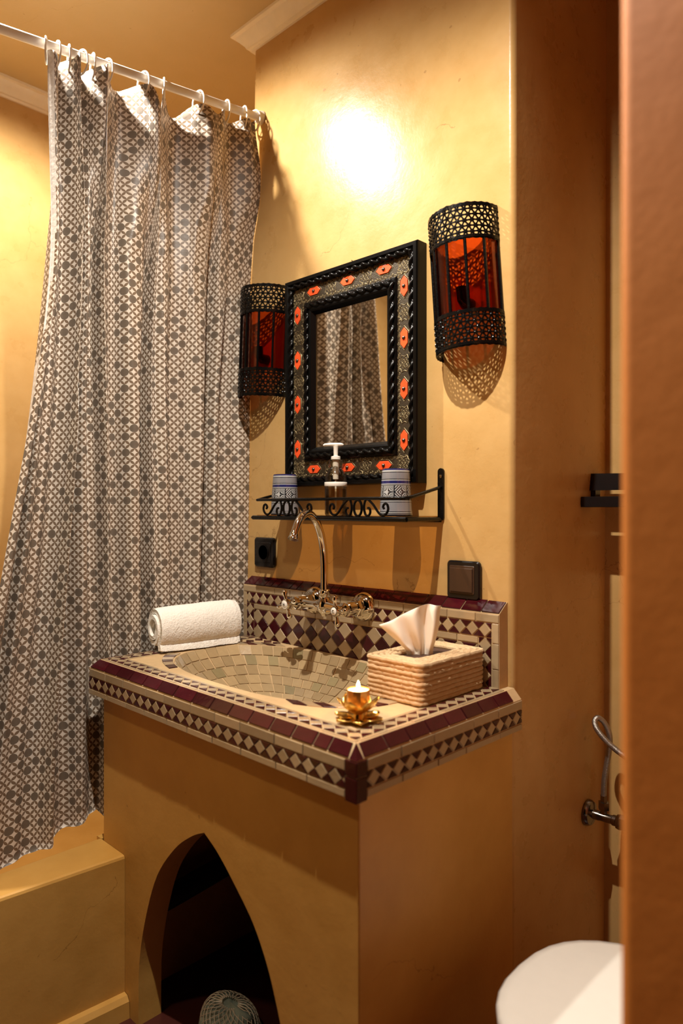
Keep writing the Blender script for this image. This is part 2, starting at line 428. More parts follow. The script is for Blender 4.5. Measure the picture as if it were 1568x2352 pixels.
# ---------------------------------------------------------------- washstand
WX0, WX1, WY0 = -1.533, -.733, .796
wash = thing('washstand', (-1.13, 1.0, ZF), 'ochre plastered washstand with a pointed arch and tiled burgundy edged top', 'washstand')
archL = [(-.243, ZF), (-.243, -1.06), (-.238, -.97), (-.211, -.866), (-.168, -.767), (-.103, -.690), (-.043, -.645), (0, -.624)]
archR = [(.045, -.649), (.098, -.691), (.149, -.738), (.185, -.791), (.208, -.841), (.228, -.90), (.238, -.97), (.243, -1.06), (.243, ZF)]
def pedestal():
    mb = MB(); cx = -1.136; th = .056; zt = -.43
    a2 = spline([(x, z, 0) for x, z in archL], 5)+spline([(x, z, 0) for x, z in [archL[-1]]+archR], 5)[1:]
    arch = [(cx+p[0], p[1]) for p in a2]
    outer = []
    nA = len(arch); mid = min(range(nA), key=lambda i: abs(arch[i][0]-cx)+abs(arch[i][1]+.624))
    for i, (x, z) in enumerate(arch):
        if i <= mid: 
            t = i/mid; L1 = zt-ZF; L2 = cx-WX0; d = t*(L1+L2)
            outer.append((WX0, ZF+d) if d < L1 else (WX0+d-L1, zt))
        else:
            t = (i-mid)/(nA-1-mid); L1 = zt-ZF; L2 = WX1-cx; d = t*(L1+L2)
            outer.append((cx+d, zt) if d < L2 else (WX1, zt-(d-L2)))
    # force corner samples
    ci = min(range(mid), key=lambda i: hypot(outer[i][0]-WX0, outer[i][1]-zt)); outer[ci] = (WX0, zt)
    ci = mid+min(range(nA-mid), key=lambda i: hypot(outer[mid+i][0]-WX1, outer[mid+i][1]-zt)); outer[ci] = (WX1, zt)
    F = [(x, WY0, z) for x, z in outer]; A = [(x, WY0, z) for x, z in arch]; B = [(x, WY0+th, z) for x, z in arch]; C = [(x, WY0+th, z) for x, z in outer]
    mb.loft([F, A, B, C], False, False, closed=False)
    return mb
obj('arched_front', pedestal(), M['plaster_low'], wash, smooth=True, sharp=30)
obj('side_wall', MB().rbox((WX1-.07, WY0+.0005, ZF), (WX1+.0006, YM, -.43), .004), M['plaster_low'], wash)
obj('side_wall', MB().box((WX0-.0005, WY0+.0005, ZF), (WX0+.06, YM, -.43)), M['plaster_low'], wash)
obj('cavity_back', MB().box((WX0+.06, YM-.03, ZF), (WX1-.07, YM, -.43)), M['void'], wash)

def clip(poly, x0, x1, y0, y1):
    def cl(P, ins, it):
        o = []
        for i in range(len(P)):
            a, b = P[i-1], P[i]
            if ins(b):
                if not ins(a): o.append(it(a, b))
                o.append(b)
            elif ins(a): o.append(it(a, b))
        return o
    def ix(v): return lambda a, b: (v, a[1]+(b[1]-a[1])*(v-a[0])/(b[0]-a[0]))
    def iy(v): return lambda a, b: (a[0]+(b[0]-a[0])*(v-a[1])/(b[1]-a[1]), v)
    e = 1e-9
    for ins, it in ((lambda p: p[0] >= x0-e, ix(x0)), (lambda p: p[0] <= x1+e, ix(x1)), (lambda p: p[1] >= y0-e, iy(y0)), (lambda p: p[1] <= y1+e, iy(y1))):
        if not poly: return poly
        poly = cl(poly, ins, it)
    out = []
    for p in poly:
        if not out or hypot(p[0]-out[-1][0], p[1]-out[-1][1]) > 1e-6: out.append(p)
    if len(out) > 1 and hypot(out[0][0]-out[-1][0], out[0][1]-out[-1][1]) < 1e-6: out.pop()
    return out
def area(P): return .5*sum(P[i-1][0]*P[i][1]-P[i][0]*P[i-1][1] for i in range(len(P)))
def inset(P, d):
    if len(P) < 3: return None
    if area(P) < 0: P = P[::-1]
    n = len(P); L = []
    for i in range(n):
        a, b = P[i], P[(i+1) % n]; dx, dy = b[0]-a[0], b[1]-a[1]; l = hypot(dx, dy)
        nx, ny = -dy/l, dx/l; L.append((nx, ny, nx*a[0]+ny*a[1]+d))
    out = []
    for i in range(n):
        a, b = L[i-1], L[i]; det = a[0]*b[1]-a[1]*b[0]
        if abs(det) < 1e-9: continue
        out.append(((a[2]*b[1]-a[1]*b[2])/det, (a[0]*b[2]-a[2]*b[0])/det))
    if len(out) < 3 or area(out) < 8e-6: return None
    for nx, ny, c in L:
        if any(nx*x+ny*y < c-1e-5 for x, y in out): return None
    return out
TM = {}
def tile(name, poly, O, U, V, Nn, mat, parent, g=.0009, t=.0022, jit=.012):
    P = inset(poly, g)
    if not P:
        if abs(area(poly)) < 2.2e-5: return None
        mx = sum(p[0] for p in poly)/len(poly); my = sum(p[1] for p in poly)/len(poly)
        P = [(mx+(x-mx)*.9, my+(y-my)*.9) for x, y in (poly if area(poly) > 0 else poly[::-1])]
    cx = sum(p[0] for p in P)/len(P); cy = sum(p[1] for p in P)/len(P)
    key = (mat.name, t, tuple((round((x-cx)*5000), round((y-cy)*5000)) for x, y in P))
    if key not in TM:
        mb = MB(); n = len(P); e = min(.0006, t*.3)
        Q = [(x-cx, y-cy) for x, y in P]; q = inset(Q, e) or Q
        if len(q) != len(Q): q = [(x*.93, y*.93) for x, y in Q]
        mb.loft([[(x, y, -.0015) for x, y in Q], [(x, y, t-e) for x, y in Q], [(x, y, t) for x, y in q]], False, True)
        TM[key] = mesh_of(name, mb, mat)
    O, U, V, Nn = map(Vector, (O, U, V, Nn))
    o = bpy.data.objects.new(name, TM[key]); col.objects.link(o); o.parent = parent
    pos = O+U*cx+V*cy-Vector(WL[parent.name])
    rot = Matrix((U, V, Nn)).transposed() @ Matrix.Rotation(random.uniform(-jit, jit), 3, 'X') @ Matrix.Rotation(random.uniform(-jit, jit), 3, 'Y')
    o.matrix_local = Matrix.Translation(pos) @ rot.to_4x4()
    return o
def lattice(reg, a, b, c0, O, U, V, Nn, parent, light, dark, big=False):
    x0, x1, y0, y1 = reg; yc = c0[1]; i0 = int((x0-c0[0])/a)-2; i1 = int((x1-c0[0])/a)+3
    for i in range(i0, i1):
        for j in range(-4, 5):
            if (i+j) % 2: continue
            cx, cy = c0[0]+i*a, yc+j*b
            P = clip([(cx-a, cy), (cx, cy-b), (cx+a, cy), (cx, cy+b)], x0, x1, y0, y1)
            if len(P) < 3: continue
            full = abs(abs(area(P))-2*a*b) < 1e-7
            isl = (j % 2 == 0) if not big else (j % 2 != 0)
            nm = 'diamond_tile' if full else 'triangle_tile'
            tile(nm, P, O, U, V, Nn, M[light] if isl else M[dark], parent)
def strip(name, x0, x1, y0, y1, ln, O, U, V, Nn, mat, parent, t=.0022, vary=.15, along='u'):
    s0, s1 = (x0, x1) if along == 'u' else (y0, y1)
    n = max(1, round((s1-s0)/ln)); cuts = [s0]+[s0+(s1-s0)*(k+random.uniform(-vary, vary))/n for k in range(1, n)]+[s1]
    for a, b in zip(cuts, cuts[1:]):
        P = [(a, y0), (b, y0), (b, y1), (a, y1)] if along == 'u' else [(x0, a), (x1, a), (x1, b), (x0, b)]
        tile(name, P, O, U, V, Nn, mat, parent, t=t)

ZT = -.357
cix0, cix1, ciy0 = -1.535, -.731, .789      # upper edge of the bevel
cox0, cox1, coy0, zb1, zb2 = -1.553, -.714, .772, -.376, -.436
bcx, bcy, bax, bay, bn = -1.165, 1.030, .305, .176, 2.5
def sup(t, k=1.0):
    c, s = cos(t), sin(t)
    return (bcx+k*bax*abs(c)**(2/bn)*(1 if c >= 0 else -1), bcy+k*bay*abs(s)**(2/bn)*(1 if s >= 0 else -1))
PIV = (-.731, .789, ZT)
def countertop():
    mb = MB(); ang = sorted(set([2*pi*k/96 for k in range(96)]+[atan2(y-bcy, x-bcx) % (2*pi) for x in (cix0, cix1) for y in (ciy0, YM)]))
    inn, out = [], []
    for t in ang:
        # superellipse point in geometric direction t
        dx, dy = cos(t), sin(t); rr = (abs(dx/bax)**bn+abs(dy/bay)**bn)**(-1/bn)
        inn.append((bcx+dx*rr, bcy+dy*rr, ZT))
        k = min(((cix1-bcx)/dx if dx > 1e-9 else (cix0-bcx)/dx if dx < -1e-9 else 9), ((YM-bcy)/dy if dy > 1e-9 else (ciy0-bcy)/dy if dy < -1e-9 else 9))
        out.append((bcx+dx*k, bcy+dy*k, ZT))
    mb.loft([inn, out], False, False)
    A = [(cix0, YM, ZT), (cix0, ciy0, ZT), (cix1, ciy0, ZT), (cix1, YM, ZT)]
    B = [(cox0, YM, zb1), (cox0, coy0, zb1), (cox1, coy0, zb1), (cox1, YM, zb1)]
    C = [(x, y, zb2) for x, y, z in B]
    D = [(WX0+.01, YM, zb2), (WX0+.01, WY0+.01, zb2), (WX1-.01, WY0+.01, zb2), (WX1-.01, YM, zb2)]
    mb.loft([A, B, C, D], False, False, closed=False)
    return mb
top = obj('countertop', countertop(), M['grout'], wash, origin=PIV)
X_, Y_, Z_ = (1,0,0), (0,1,0), (0,0,1)
BE, BU = M['beige'], M['burgundy']
# front band (facing -Y): u = x, v = z
f_ = ((0, coy0, 0), X_, Z_, (0,-1,0))
strip('border_tile', cox0, cox1-.022, zb1-.019, zb1-.001, .085, *f_, BE, top)
strip('border_tile', cox0, cox1-.022, zb2, zb2+.013, .085, *f_, BE, top)
lattice((cox0, cox1-.022, zb2+.0135, zb1-.0195), .0150, .0135, (-.757-.03*27, (zb2+.0135+zb1-.0195)/2), *f_, top, 'beige', 'burgundy')
# right band (facing +X): u = y, v = z
r_ = ((cox1, 0, 0), Y_, Z_, (1,0,0))
strip('border_tile', coy0+.022, YM, zb1-.019, zb1-.001, .085, *r_, BE, top)
strip('border_tile', coy0+.022, YM, zb2, zb2+.013, .085, *r_, BE, top)
lattice((coy0+.022, YM, zb2+.0135, zb1-.0195), .0150, .0135, (coy0+.037, (zb2+.0135+zb1-.0195)/2), *r_, top, 'beige', 'burgundy')
# corner column of burgundy tiles
for a, b in ((zb1-.026, zb1-.001), (zb2-.004, zb1-.0265)):
    mb = MB().box((cox1-.0215, coy0-.0028, a+.0006), (cox1+.0028, coy0+.0215, b-.0006))
    obj('corner_tile', mb, BU, top, bev=.001)
# bevel tiles
def bevel_tiles(p0, p1, q0, q1, n, cuts=None):
    p0, p1, q0, q1 = map(Vector, (p0, p1, q0, q1)); U = (p1-p0).normalized(); Vv = ((q0+q1)/2-(p0+p1)/2); hgt = None
    Nn = U.cross(Vv).normalized(); 
    if Nn.z < 0: Nn = -Nn
    Vd = Nn.cross(U).normalized(); L = (p1-p0).length
    hq = (q0-p0).dot(Vd); e0 = (q0-p0).dot(U); e1 = (q1-p0).dot(U)-L
    cuts = cuts or [k/n for k in range(n+1)]
    for k in range(len(cuts)-1):
        a, b = cuts[k]*L, cuts[k+1]*L
        a2 = a+(e0*.9 if k == 0 else 0); b2 = b+(e1*.9 if k == len(cuts)-2 else 0)
        P = [(a, 0), (b, 0), (b2, hq), (a2, hq)]
        tile('edge_tile', P, p0, U, Vd, Nn, BU, top, g=.0013, t=.0028)
fx = [-1.535, -1.485, -1.431, -1.376, -1.32, -1.262, -1.204, -1.14, -1.083, -1.026, -.968, -.912, -.857, -.805, -.772, -.731]
bevel_tiles((cix0, ciy0, ZT), (cix1-.004, ciy0, ZT), (cox0, coy0, zb1), (cix1-.004+.006, coy0, zb1), 15, [(x-cix0)/(cix1-cix0) for x in fx])
bevel_tiles((cix1, ciy0+.004, ZT), (cix1, YM-.03, ZT), (cox1, ciy0-.002, zb1), (cox1, YM-.03, zb1), 8)
bevel_tiles((cix0, ciy0, ZT), (cix0, YM-.03, ZT), (cox0, coy0, zb1), (cox0, YM-.03, zb1), 8)
tp = MB().add([(cix1, ciy0, ZT+.001), (cix1+.003, coy0-.0018, zb1+.001), (cox1+.0018, coy0-.0018, zb1), (cox1+.0018, ciy0-.003, zb1+.001), (cix1-.002, ciy0+.002, zb1-.004)], [(0, 1, 2), (0, 2, 3), (0, 4, 1), (0, 3, 4), (1, 4, 2), (2, 4, 3)])
obj('corner_tile', tp, BU, top, fix=False)
# strips on top
t_ = ((0, 0, ZT), X_, Y_, Z_)
w0, w1 = .011, .037
strip('border_tile', cix0+.002, cix1-.002, ciy0+.001, ciy0+w0-.0005, .075, *t_, BE, top, t=.0012)
lattice((cix0+w0, cix1-w0, ciy0+w0, ciy0+w1), .0145, .013, (cix1-w0-.0145, ciy0+(w0+w1)/2), *t_, top, 'beige', 'burgundy')
strip('border_tile', cix0+w1, cix1-w1, ciy0+w1, ciy0+w1+.009, .075, *t_, BE, top, t=.0012)
s_ = ((0, 0, ZT), Y_, (-1,0,0), Z_)     # u = y, v = -x
for xa, sg in ((cix1, -1), (cix0, 1)):
    va, vb = sorted((-(xa+sg*w0), -(xa+sg*w1)))
    lattice((ciy0+w1, YM-.032, va, vb), .0145, .013, (ciy0+w1+.0145, (va+vb)/2), *s_, top, 'beige', 'burgundy')
    va, vb = sorted((-(xa+sg*.001), -(xa+sg*w0)))
    strip('border_tile', ciy0+w0, YM-.032, va, vb, .075, *s_, BE, top, t=.0012)
    va, vb = sorted((-(xa+sg*w1), -(xa+sg*(w1+.009))))
    strip('border_tile', ciy0+w1+.009, YM-.032, va, vb, .075, *s_, BE, top, t=.0012)
# ring of slanted tiles round the bowl on the left, right and corners
nr = 54
for k in range(nr):
    t0, t1 = 2*pi*k/nr, 2*pi*(k+1)/nr
    q = [sup(t0, 1.01), sup(t1, 1.01), sup(t1+.06, 1.12), sup(t0+.06, 1.12)]
    if abs(cos((t0+t1)/2)) < .45: continue
    if any(not (cix0+w1+.010 < x < cix1-w1-.010 and ciy0+w1+.010 < y < YM-.034) for x, y in q): continue
    tile('slanted_tile', q, *t_, BU if k % 2 else BE, top)
for sx, xa in ((-1, cix0+w1+.012), (1, cix1-w1-.012)):     # corner fillers
    for kx in range(3):
        for ky in range(2):
            cxx = xa-sx*(.022+.036*kx); cyy = YM-.034-.016-.03*ky
            if ((abs(cxx-bcx)+.018)/bax/1.1)**bn+((abs(cyy-bcy)+.0)/bay/1.1)**bn < 1.12: continue
            tile('diamond_tile', [(cxx-.017, cyy), (cxx, cyy-.014), (cxx+.017, cyy), (cxx, cyy+.014)], *t_, BU, top)
# bowl
DEP = .118
def bowl(r, t):
    x, y = sup(t, r); z = ZT-DEP*(1-r**2.3)**.9 if r < 1 else ZT
    return Vector((x, y, z))
bm_ = MB(); nt_ = 80
rows = [[bowl(r, 2*pi*k/nt_) for k in range(nt_)] for r in (1, .97, .93, .88, .82, .75, .67, .58, .48, .37, .25, .12, .02)]
bm_.loft(rows, False, True)
basin = obj('basin', bm_, M['grout'], wash, smooth=True, origin=PIV)
rr = [1.0]; 
while rr[-1] > .09:
    r = rr[-1]; r2 = r
    while (bowl(r, pi)-bowl(r2, pi)).length*.55+(bowl(r, pi/2)-bowl(r2, pi/2)).length*.45 < .0280 and r2 > .03: r2 -= .005
    rr.append(r2)
for i in range(len(rr)-1):
    ro_, ri = rr[i]-.003, rr[i+1]+.003
    per = sum((bowl((ro_+ri)/2, 2*pi*(k+1)/64)-bowl((ro_+ri)/2, 2*pi*k/64)).length for k in range(64)); n = max(4, round(per/.0295))
    # equal-length angular steps
    cum = [0]; S = 400
    for k in range(S): cum.append(cum[-1]+(bowl((ro_+ri)/2, 2*pi*(k+1)/S)-bowl((ro_+ri)/2, 2*pi*k/S)).length)
    cuts = []; j = 0; ph = random.random()
    for k in range(n+1):
        tgt = cum[-1]*k/n
        while j < S-1 and cum[j+1] < tgt: j += 1
        cuts.append(2*pi*(j+(tgt-cum[j])/max(1e-9, cum[j+1]-cum[j]))/S)
    for k in range(n):
        ga = (cuts[k+1]-cuts[k])*.045
        a, b = cuts[k]+ga+random.uniform(-.3, .3)*ga+ph*0, cuts[k+1]-ga+random.uniform(-.3, .3)*ga
        c4 = [bowl(ro_, a), bowl(ro_, b), bowl(ri, b), bowl(ri, a)]
        c4 = [p+Vector((random.uniform(-.0006, .0006), random.uniform(-.0006, .0006), 0)) for p in c4]
        nn = (c4[1]-c4[0]).cross(c4[2]-c4[0]).normalized()
        if nn.z < 0: nn = -nn
        cc = sum(c4, Vector())/4; tl = Vector((random.uniform(-.04, .04), random.uniform(-.04, .04), 0)); nn = (nn+tl).normalized()
        topv = [p-nn*((p-cc).dot(nn))+nn*.0022 for p in c4]; bot = [p-nn*.002 for p in c4]
        mb = MB().loft([bot, topv], False, True)
        gm = M['mosaic_green'] if random.random() < .14 else M['mosaic']
        obj('mosaic_tile', mb, gm, basin, origin=tuple(cc))
obj('drain', MB().lathe([(.0, .002), (.020, .003), (.022, .0), (.022, -.003)], (bcx, bcy, ZT-DEP+.004), 24), M['chrome'], basin, smooth=True)
tilt = Matrix.Rotation(R(.62), 4, 'Y')
for o in (top, basin): o.rotation_euler = (0, R(.62), 0)

# backsplash
bx0, bx1, by, bz0, bz1, bz2 = -1.552, -.745, 1.219, -.362, -.209, -.191
def splash():
    mb = MB(); pr = [(YM, bz0), (by, bz0), (by, bz1), (YM-.002, bz2+.003), (YM, bz2+.003)]
    return mb.loft([[(bx0, y, z) for y, z in pr], [(bx1, y, z) for y, z in pr]])
sp = obj('backsplash', splash(), M['grout'], wash)
k_ = ((0, by, 0), X_, Z_, (0,-1,0))
strip('border_tile', bx0, bx1, bz1-.018, bz1-.001, .062, *k_, BE, sp)                # under the edge tiles
strip('border_tile', bx0, bx0+.014, bz0+.004, bz1-.0185, .05, *k_, BE, sp, along='v')
strip('border_tile', bx1-.016, bx1, bz0+.004, bz1-.0185, .05, *k_, BE, sp, along='v')
zA, zB = bz1-.0185, bz1-.0485
lattice((bx0+.015, bx1-.017, zB, zA), .0150, .0150, (bx1-.017-.0150, (zA+zB)/2), *k_, sp, 'beige', 'burgundy')
v_ = ((0, by, 0), Z_, (-1,0,0), (0,-1,0))                                           # vertical bands
for xa, xb in ((bx0+.015, bx0+.045), (bx1-.047, bx1-.017)):
    lattice((bz0+.004, zB-.0005, -xb, -xa), .0150, .0150, (zB-.0150, -(xa+xb)/2), *v_, sp, 'beige', 'burgundy')
strip('border_tile', bx0+.046, bx1-.048, zB-.0145, zB-.0005, .06, *k_, BE, sp)
zc0, zc1 = bz0+.006, zB-.015
def field():
    x0, x1, y0, y1 = bx0+.046, bx1-.048, zc0, zc1; a, b = .0233, .0215; c0 = (-1.281, -.312)
    for i in range(-24, 30):
        for j in range(-4, 5):
            if (i+j) % 2: continue
            cx, cy = c0[0]+i*a, c0[1]+j*b
            P = clip([(cx-a, cy), (cx, cy-b), (cx+a, cy), (cx, cy+b)], x0, x1, y0, y1)
            if len(P) < 3: continue
            full = abs(abs(area(P))-2*a*b) < 1e-7
            tile('diamond_tile' if full else 'triangle_tile', P, *k_, BU if j % 2 == 0 else BE, sp)
field()
# burgundy edge of the backsplash
pts = [bx0]
while pts[-1] < bx1-.03: pts.append(pts[-1]+random.choice([.026, .043, .046, .048, .05]))
pts[-1] = bx1
if pts[-1]-pts[-2] < .02: pts.pop(-2)
nv = Vector((0, (YM-.002)-by, (bz2+.003)-bz1)); hh = nv.length; nv.normalize(); nn = Vector((1,0,0)).cross(nv).normalized()
for a, b in zip(pts, pts[1:]):
    tile('edge_tile', [(a, 0), (b, 0), (b, hh), (a, hh)], (0, by, bz1), X_, nv, nn, BU, sp, g=.0011, t=.0028, jit=.03)

# ---------------------------------------------------------------- faucet
FZ = -.228
fau = thing('faucet', (-1.183, by, FZ), 'chrome wall-mounted mixer tap with a tall curved spout and two cross handles', 'faucet')
for x, letter in ((-1.265, 'H'), (-1.101, 'C')):
    obj('wall_flange', MB().lathe([(.0, .0), (.034, .0), (.034, .004), (.031, .012), (.024, .019), (.016, .022)], (x, by-.002, FZ), 32, 'Y'), M['chrome'], fau, smooth=True)
    obj('union_nut', MB().lathe([(.0, .018), (.019, .018), (.020, .020), (.020, .034), (.019, .036), (0, .036)], (x, by-.002, FZ), 6, 'Y'), M['chrome'], fau)
    obj('valve_body', MB().lathe([(.0, .03), (.015, .032), (.0155, .06), (.013, .062), (.013, .067), (.016, .069), (.016, .074), (.010, .078), (.008, .086), (.008, .09)], (x, by-.002, FZ), 24, 'Y'), M['chrome'], fau, smooth=True)
    hx, hy, hz = x, by-.096, FZ
    hmb = MB().lathe([(.0, -.008), (.009, -.008), (.0125, -.003), (.0125, .004), (.0105, .008), (.0, .008)], (hx, hy, hz), 24, 'Y')
    for q in range(4):
        a = R((18 if letter == 'H' else 8)+90*q); d = Vector((cos(a), 0, sin(a))); c = Vector((hx, hy, hz))
        pts_ = [c+d*t for t in (.006, .013, .018, .023, .028, .0315, .034, .0355)]
        hmb.tube(pts_, [.0045, .0038, .0042, .0058, .0068, .0062, .004, .001], 12)
    h = obj('cross_handle', hmb, M['chrome'], fau, smooth=True, sharp=60)
    obj('index_button', MB().lathe([(.0085, -.002), (.0085, .0015), (.007, .0028), (0, .0032)], (hx, hy-.007, hz), 24, 'Y'), M['porcelain'], h, smooth=True)
    cu = bpy.data.curves.new('letter', 'FONT'); cu.body = letter; cu.size = .009; cu.align_x = 'CENTER'; cu.align_y = 'CENTER'; cu.extrude = .0003
    to = bpy.data.objects.new('tmp', cu); col.objects.link(to)
    me = bpy.data.meshes.new_from_object(to.evaluated_get(bpy.context.evaluated_depsgraph_get())); bpy.data.objects.remove(to)
    me.materials.append(M['lettering']); lo = bpy.data.objects.new('letter', me); col.objects.link(lo); lo.parent = h
    lo.location = Vector((hx, hy-.0107, hz))-Vector(WL[h.name]); lo.rotation_euler = (R(90), 0, 0)
yb = by-.052
obj('crossbar', MB().tube([(-1.252, yb, FZ), (-1.215, yb, FZ), (-1.20, yb, FZ), (-1.166, yb, FZ), (-1.15, yb, FZ), (-1.114, yb, FZ)], [.010, .0095, .014, .014, .0095, .010], 20), M['chrome'], fau, smooth=True)
obj('hub', MB().lathe([(0, -.026), (.006, -.025), (.009, -.019), (.016, -.012), (.0185, 0), (.0175, .010), (.013, .016), (.012, .02), (.0135, .022), (.0135, .036), (.0115, .038), (0, .038)], (-1.183, yb, FZ), 28), M['chrome'], fau, smooth=True)
hd = Vector((.24, -.97, 0)).normalized(); b0 = Vector((-1.183, yb, 0))
spz = [(0, -.195), (0, -.16), (.001, -.125), (.006, -.09), (.018, -.056), (.038, -.028), (.064, -.012), (.088, -.014), (.108, -.028), (.121, -.048), (.126, -.058)]
sp_ = spline([b0+hd*h_+Vector((0, 0, z_)) for h_, z_ in spz], 6)
spt = obj('spout', MB().tube(sp_, .0088, 20), M['chrome'], fau, smooth=True)
e0, e1 = sp_[-3], sp_[-1]; dr = (e1-e0).normalized()
obj('spout_tip', MB().tube([e1-dr*.004, e1-dr*.003, e1+dr*.004, e1+dr*.006, e1+dr*.010, e1+dr*.011], [.0088, .0105, .0105, .0118, .0125, .0118], 20), M['chrome'], spt, smooth=True)

# ---------------------------------------------------------------- mirror
fx0, fx1, fz0, fz1, fy = -1.377, -.9465, .056, .5835, 1.214
mir = thing('mirror', ((fx0+fx1)/2, YM, fz0), 'rectangular mirror in a black frame of embossed metal with orange inlays', 'mirror')
def framering(i0, prof):      # sweep a profile (inset from outer edge, y) round the rectangle
    mb = MB(); rings = []
    for sx, sz in ((0, 0), (1, 0), (1, 1), (0, 1)):
        rings.append([((fx0+o if not sx else fx1-o), y, (fz0+o if not sz else fz1-o)) for o, y in prof])
    rings.append(rings[0]); n = len(prof)
    k = len(mb.v)
    for r in rings[:4]: mb.v += r
    for i in range(4):
        for j in range(n):
            a = i*n+j; b = i*n+(j+1) % n; c = ((i+1) % 4)*n+(j+1) % n; d = ((i+1) % 4)*n+j
            mb.f.append([a, b, c, d]); mb.mi.append(0)
    return mb
obj('outer_moulding', framering(0, [(0, YM-.001), (0, fy+.004), (.002, fy), (.010, fy), (.013, fy+.003), (.021, fy+.010), (.023, fy+.020), (.023, YM-.001)]), M['blackwood'], mir)
obj('inner_moulding', framering(0, [(.063, YM-.002), (.063, fy+.012), (.066, fy+.008), (.086, fy+.006), (.090, fy+.008), (.099, fy+.022), (.099, YM-.002)]), M['blackwood'], mir)
pin = .021; po = .065; pyy = fy+.012
sides = [('x', fz1-pin, fz1-po), ('x', fz0+po, fz0+pin), ('z', fx0+pin, fx0+po), ('z', fx1-po, fx1-pin)]
for kind, a, b in sides:
    lo_, hi_ = min(a, b), max(a, b)
    mb = MB().box((fx0+pin, pyy, lo_), (fx1-pin, pyy+.008, hi_)) if kind == 'x' else MB().box((lo_, pyy, fz0+po), (hi_, pyy+.008, fz1-po))
    obj('metal_panel', mb, M['brass_sheet'], mir)
def rope(p, q, r):
    n = int((Vector(q)-Vector(p)).length/.003)
    return MB().tube([Vector(p).lerp(Vector(q), k/n) for k in range(n+1)], r, 16, tw=2*pi/.026*1.0, lobes=2, amp=.42)
for ins, yy, r in ((.0175, fy+.006, .0058), (.0755, fy+.007, .0060)):
    a, b, c, d = fx0+ins, fx1-ins, fz0+ins, fz1-ins
    for p, q in (((a, yy, c), (a, yy, d)), ((b, yy, c), (b, yy, d)), ((a, yy, c), (b, yy, c)), ((a, yy, d), (b, yy, d))):
        obj('rope_carving', rope(p, q, r), M['blackwood'], mir, smooth=True, sharp=180)
def hexpoly(cx, cz, l, w_, vert):
    P = [(-l, 0), (-l+w_*1.1, -w_), (l-w_*1.1, -w_), (l, 0), (l-w_*1.1, w_), (-l+w_*1.1, w_)]
    return [(cx+y, cz+x) for x, y in P] if vert else [(cx+x, cz+y) for x, y in P]
zin = [.4935, .3785, .2655, .1515]; xin = [-1.279, -1.163, -1.049]
inl = [(-1.339, z, True) for z in zin]+[(-.990, z, True) for z in zin]+[(x, .544, False) for x in xin]+[(x, .098, False) for x in xin]
for cx, cz, vt in inl:
    P = hexpoly(cx, cz, .0235, .0098, vt)
    if vt is False: pass
    o = obj('inlay', MB().prism(P, (0, pyy-.0022, 0), X_, Z_, (0,1,0), .0025), M['inlay'], mir, bev=.0008)
    obj('stud', MB().lathe([(0, .0042), (.0022, .0038), (.0040, .002), (.0045, 0)], (cx, pyy-.0022, cz), 14, 'Y'), M['stud'], o, smooth=True)
rel = MB()
def wire(P, r=.00075, closed=True):
    rel.tube([(x, pyy-.0002, z) for x, z in P], r, 4, closed=closed)
def star(cx, cz, r):
    wire([(cx+(r if k % 2 == 0 else r*.74)*cos(pi*k/8+pi/8), cz+(r if k % 2 == 0 else r*.74)*sin(pi*k/8+pi/8)) for k in range(16)], .0009)
    for k in range(6):
        a = pi*k/3; scroll(cx+r*.40*cos(a), cz+r*.40*sin(a), r*.26, a)
    scroll(cx, cz, r*.2, 0)
def scroll(cx, cz, r, a0, s=1):
    wire([(cx+r*(1-t/14*.85)*cos(a0+s*t*.62), cz+r*(1-t/14*.85)*sin(a0+s*t*.62)) for t in range(15)], .00055, False)
for cx, cz, vt in inl: wire(hexpoly(cx, cz, .0275, .0128, vt), .0009)
def deco(u0, u1, fixed, vert, units):
    for c in units:
        (star(fixed, c, .0205) if vert else star(c, fixed, .0205))
    u = u0
    while u < u1:
        for s in (-1, 1):
            for q in (0, .0085):
                p = (fixed+s*(.0175 if q else .0145), u+q) if vert else (u+q, fixed+s*(.0175 if q else .0145))
                scroll(p[0], p[1], .0036, random.random()*6, s)
        u += .015
    # hatch in the remaining gaps
for xf in (-1.3345, -.9895):
    deco(.075, .565, xf, True, [(zin[i]+zin[i+1])/2 for i in range(3)])
for zf in (.5405, .0985):
    deco(-1.355, -.97, zf, False, [(xin[i]+xin[i+1])/2 for i in range(2)])
    for xf in (-1.3345, -.9895): star(xf, zf, .0205)
obj('embossed_relief', rel, M['brass_relief'], mir, smooth=True, sharp=180, fix=False)
gl = MB().box((-(.118), -.001, -.18), (.118, .001, .18))
g_ = obj('mirror_glass', gl, M['mirror'], mir, origin=(0,0,0)); g_.location = Vector((-1.1625, fy+.0205, .3195))-Vector(WL['mirror']); g_.rotation_euler = (0, 0, R(0))
GLASS = g_
obj('hanging_nail', MB().tube([(-1.163, YM+.003, .594), (-1.163, YM-.012, .596)], .001, 8), M['stud'], mir)

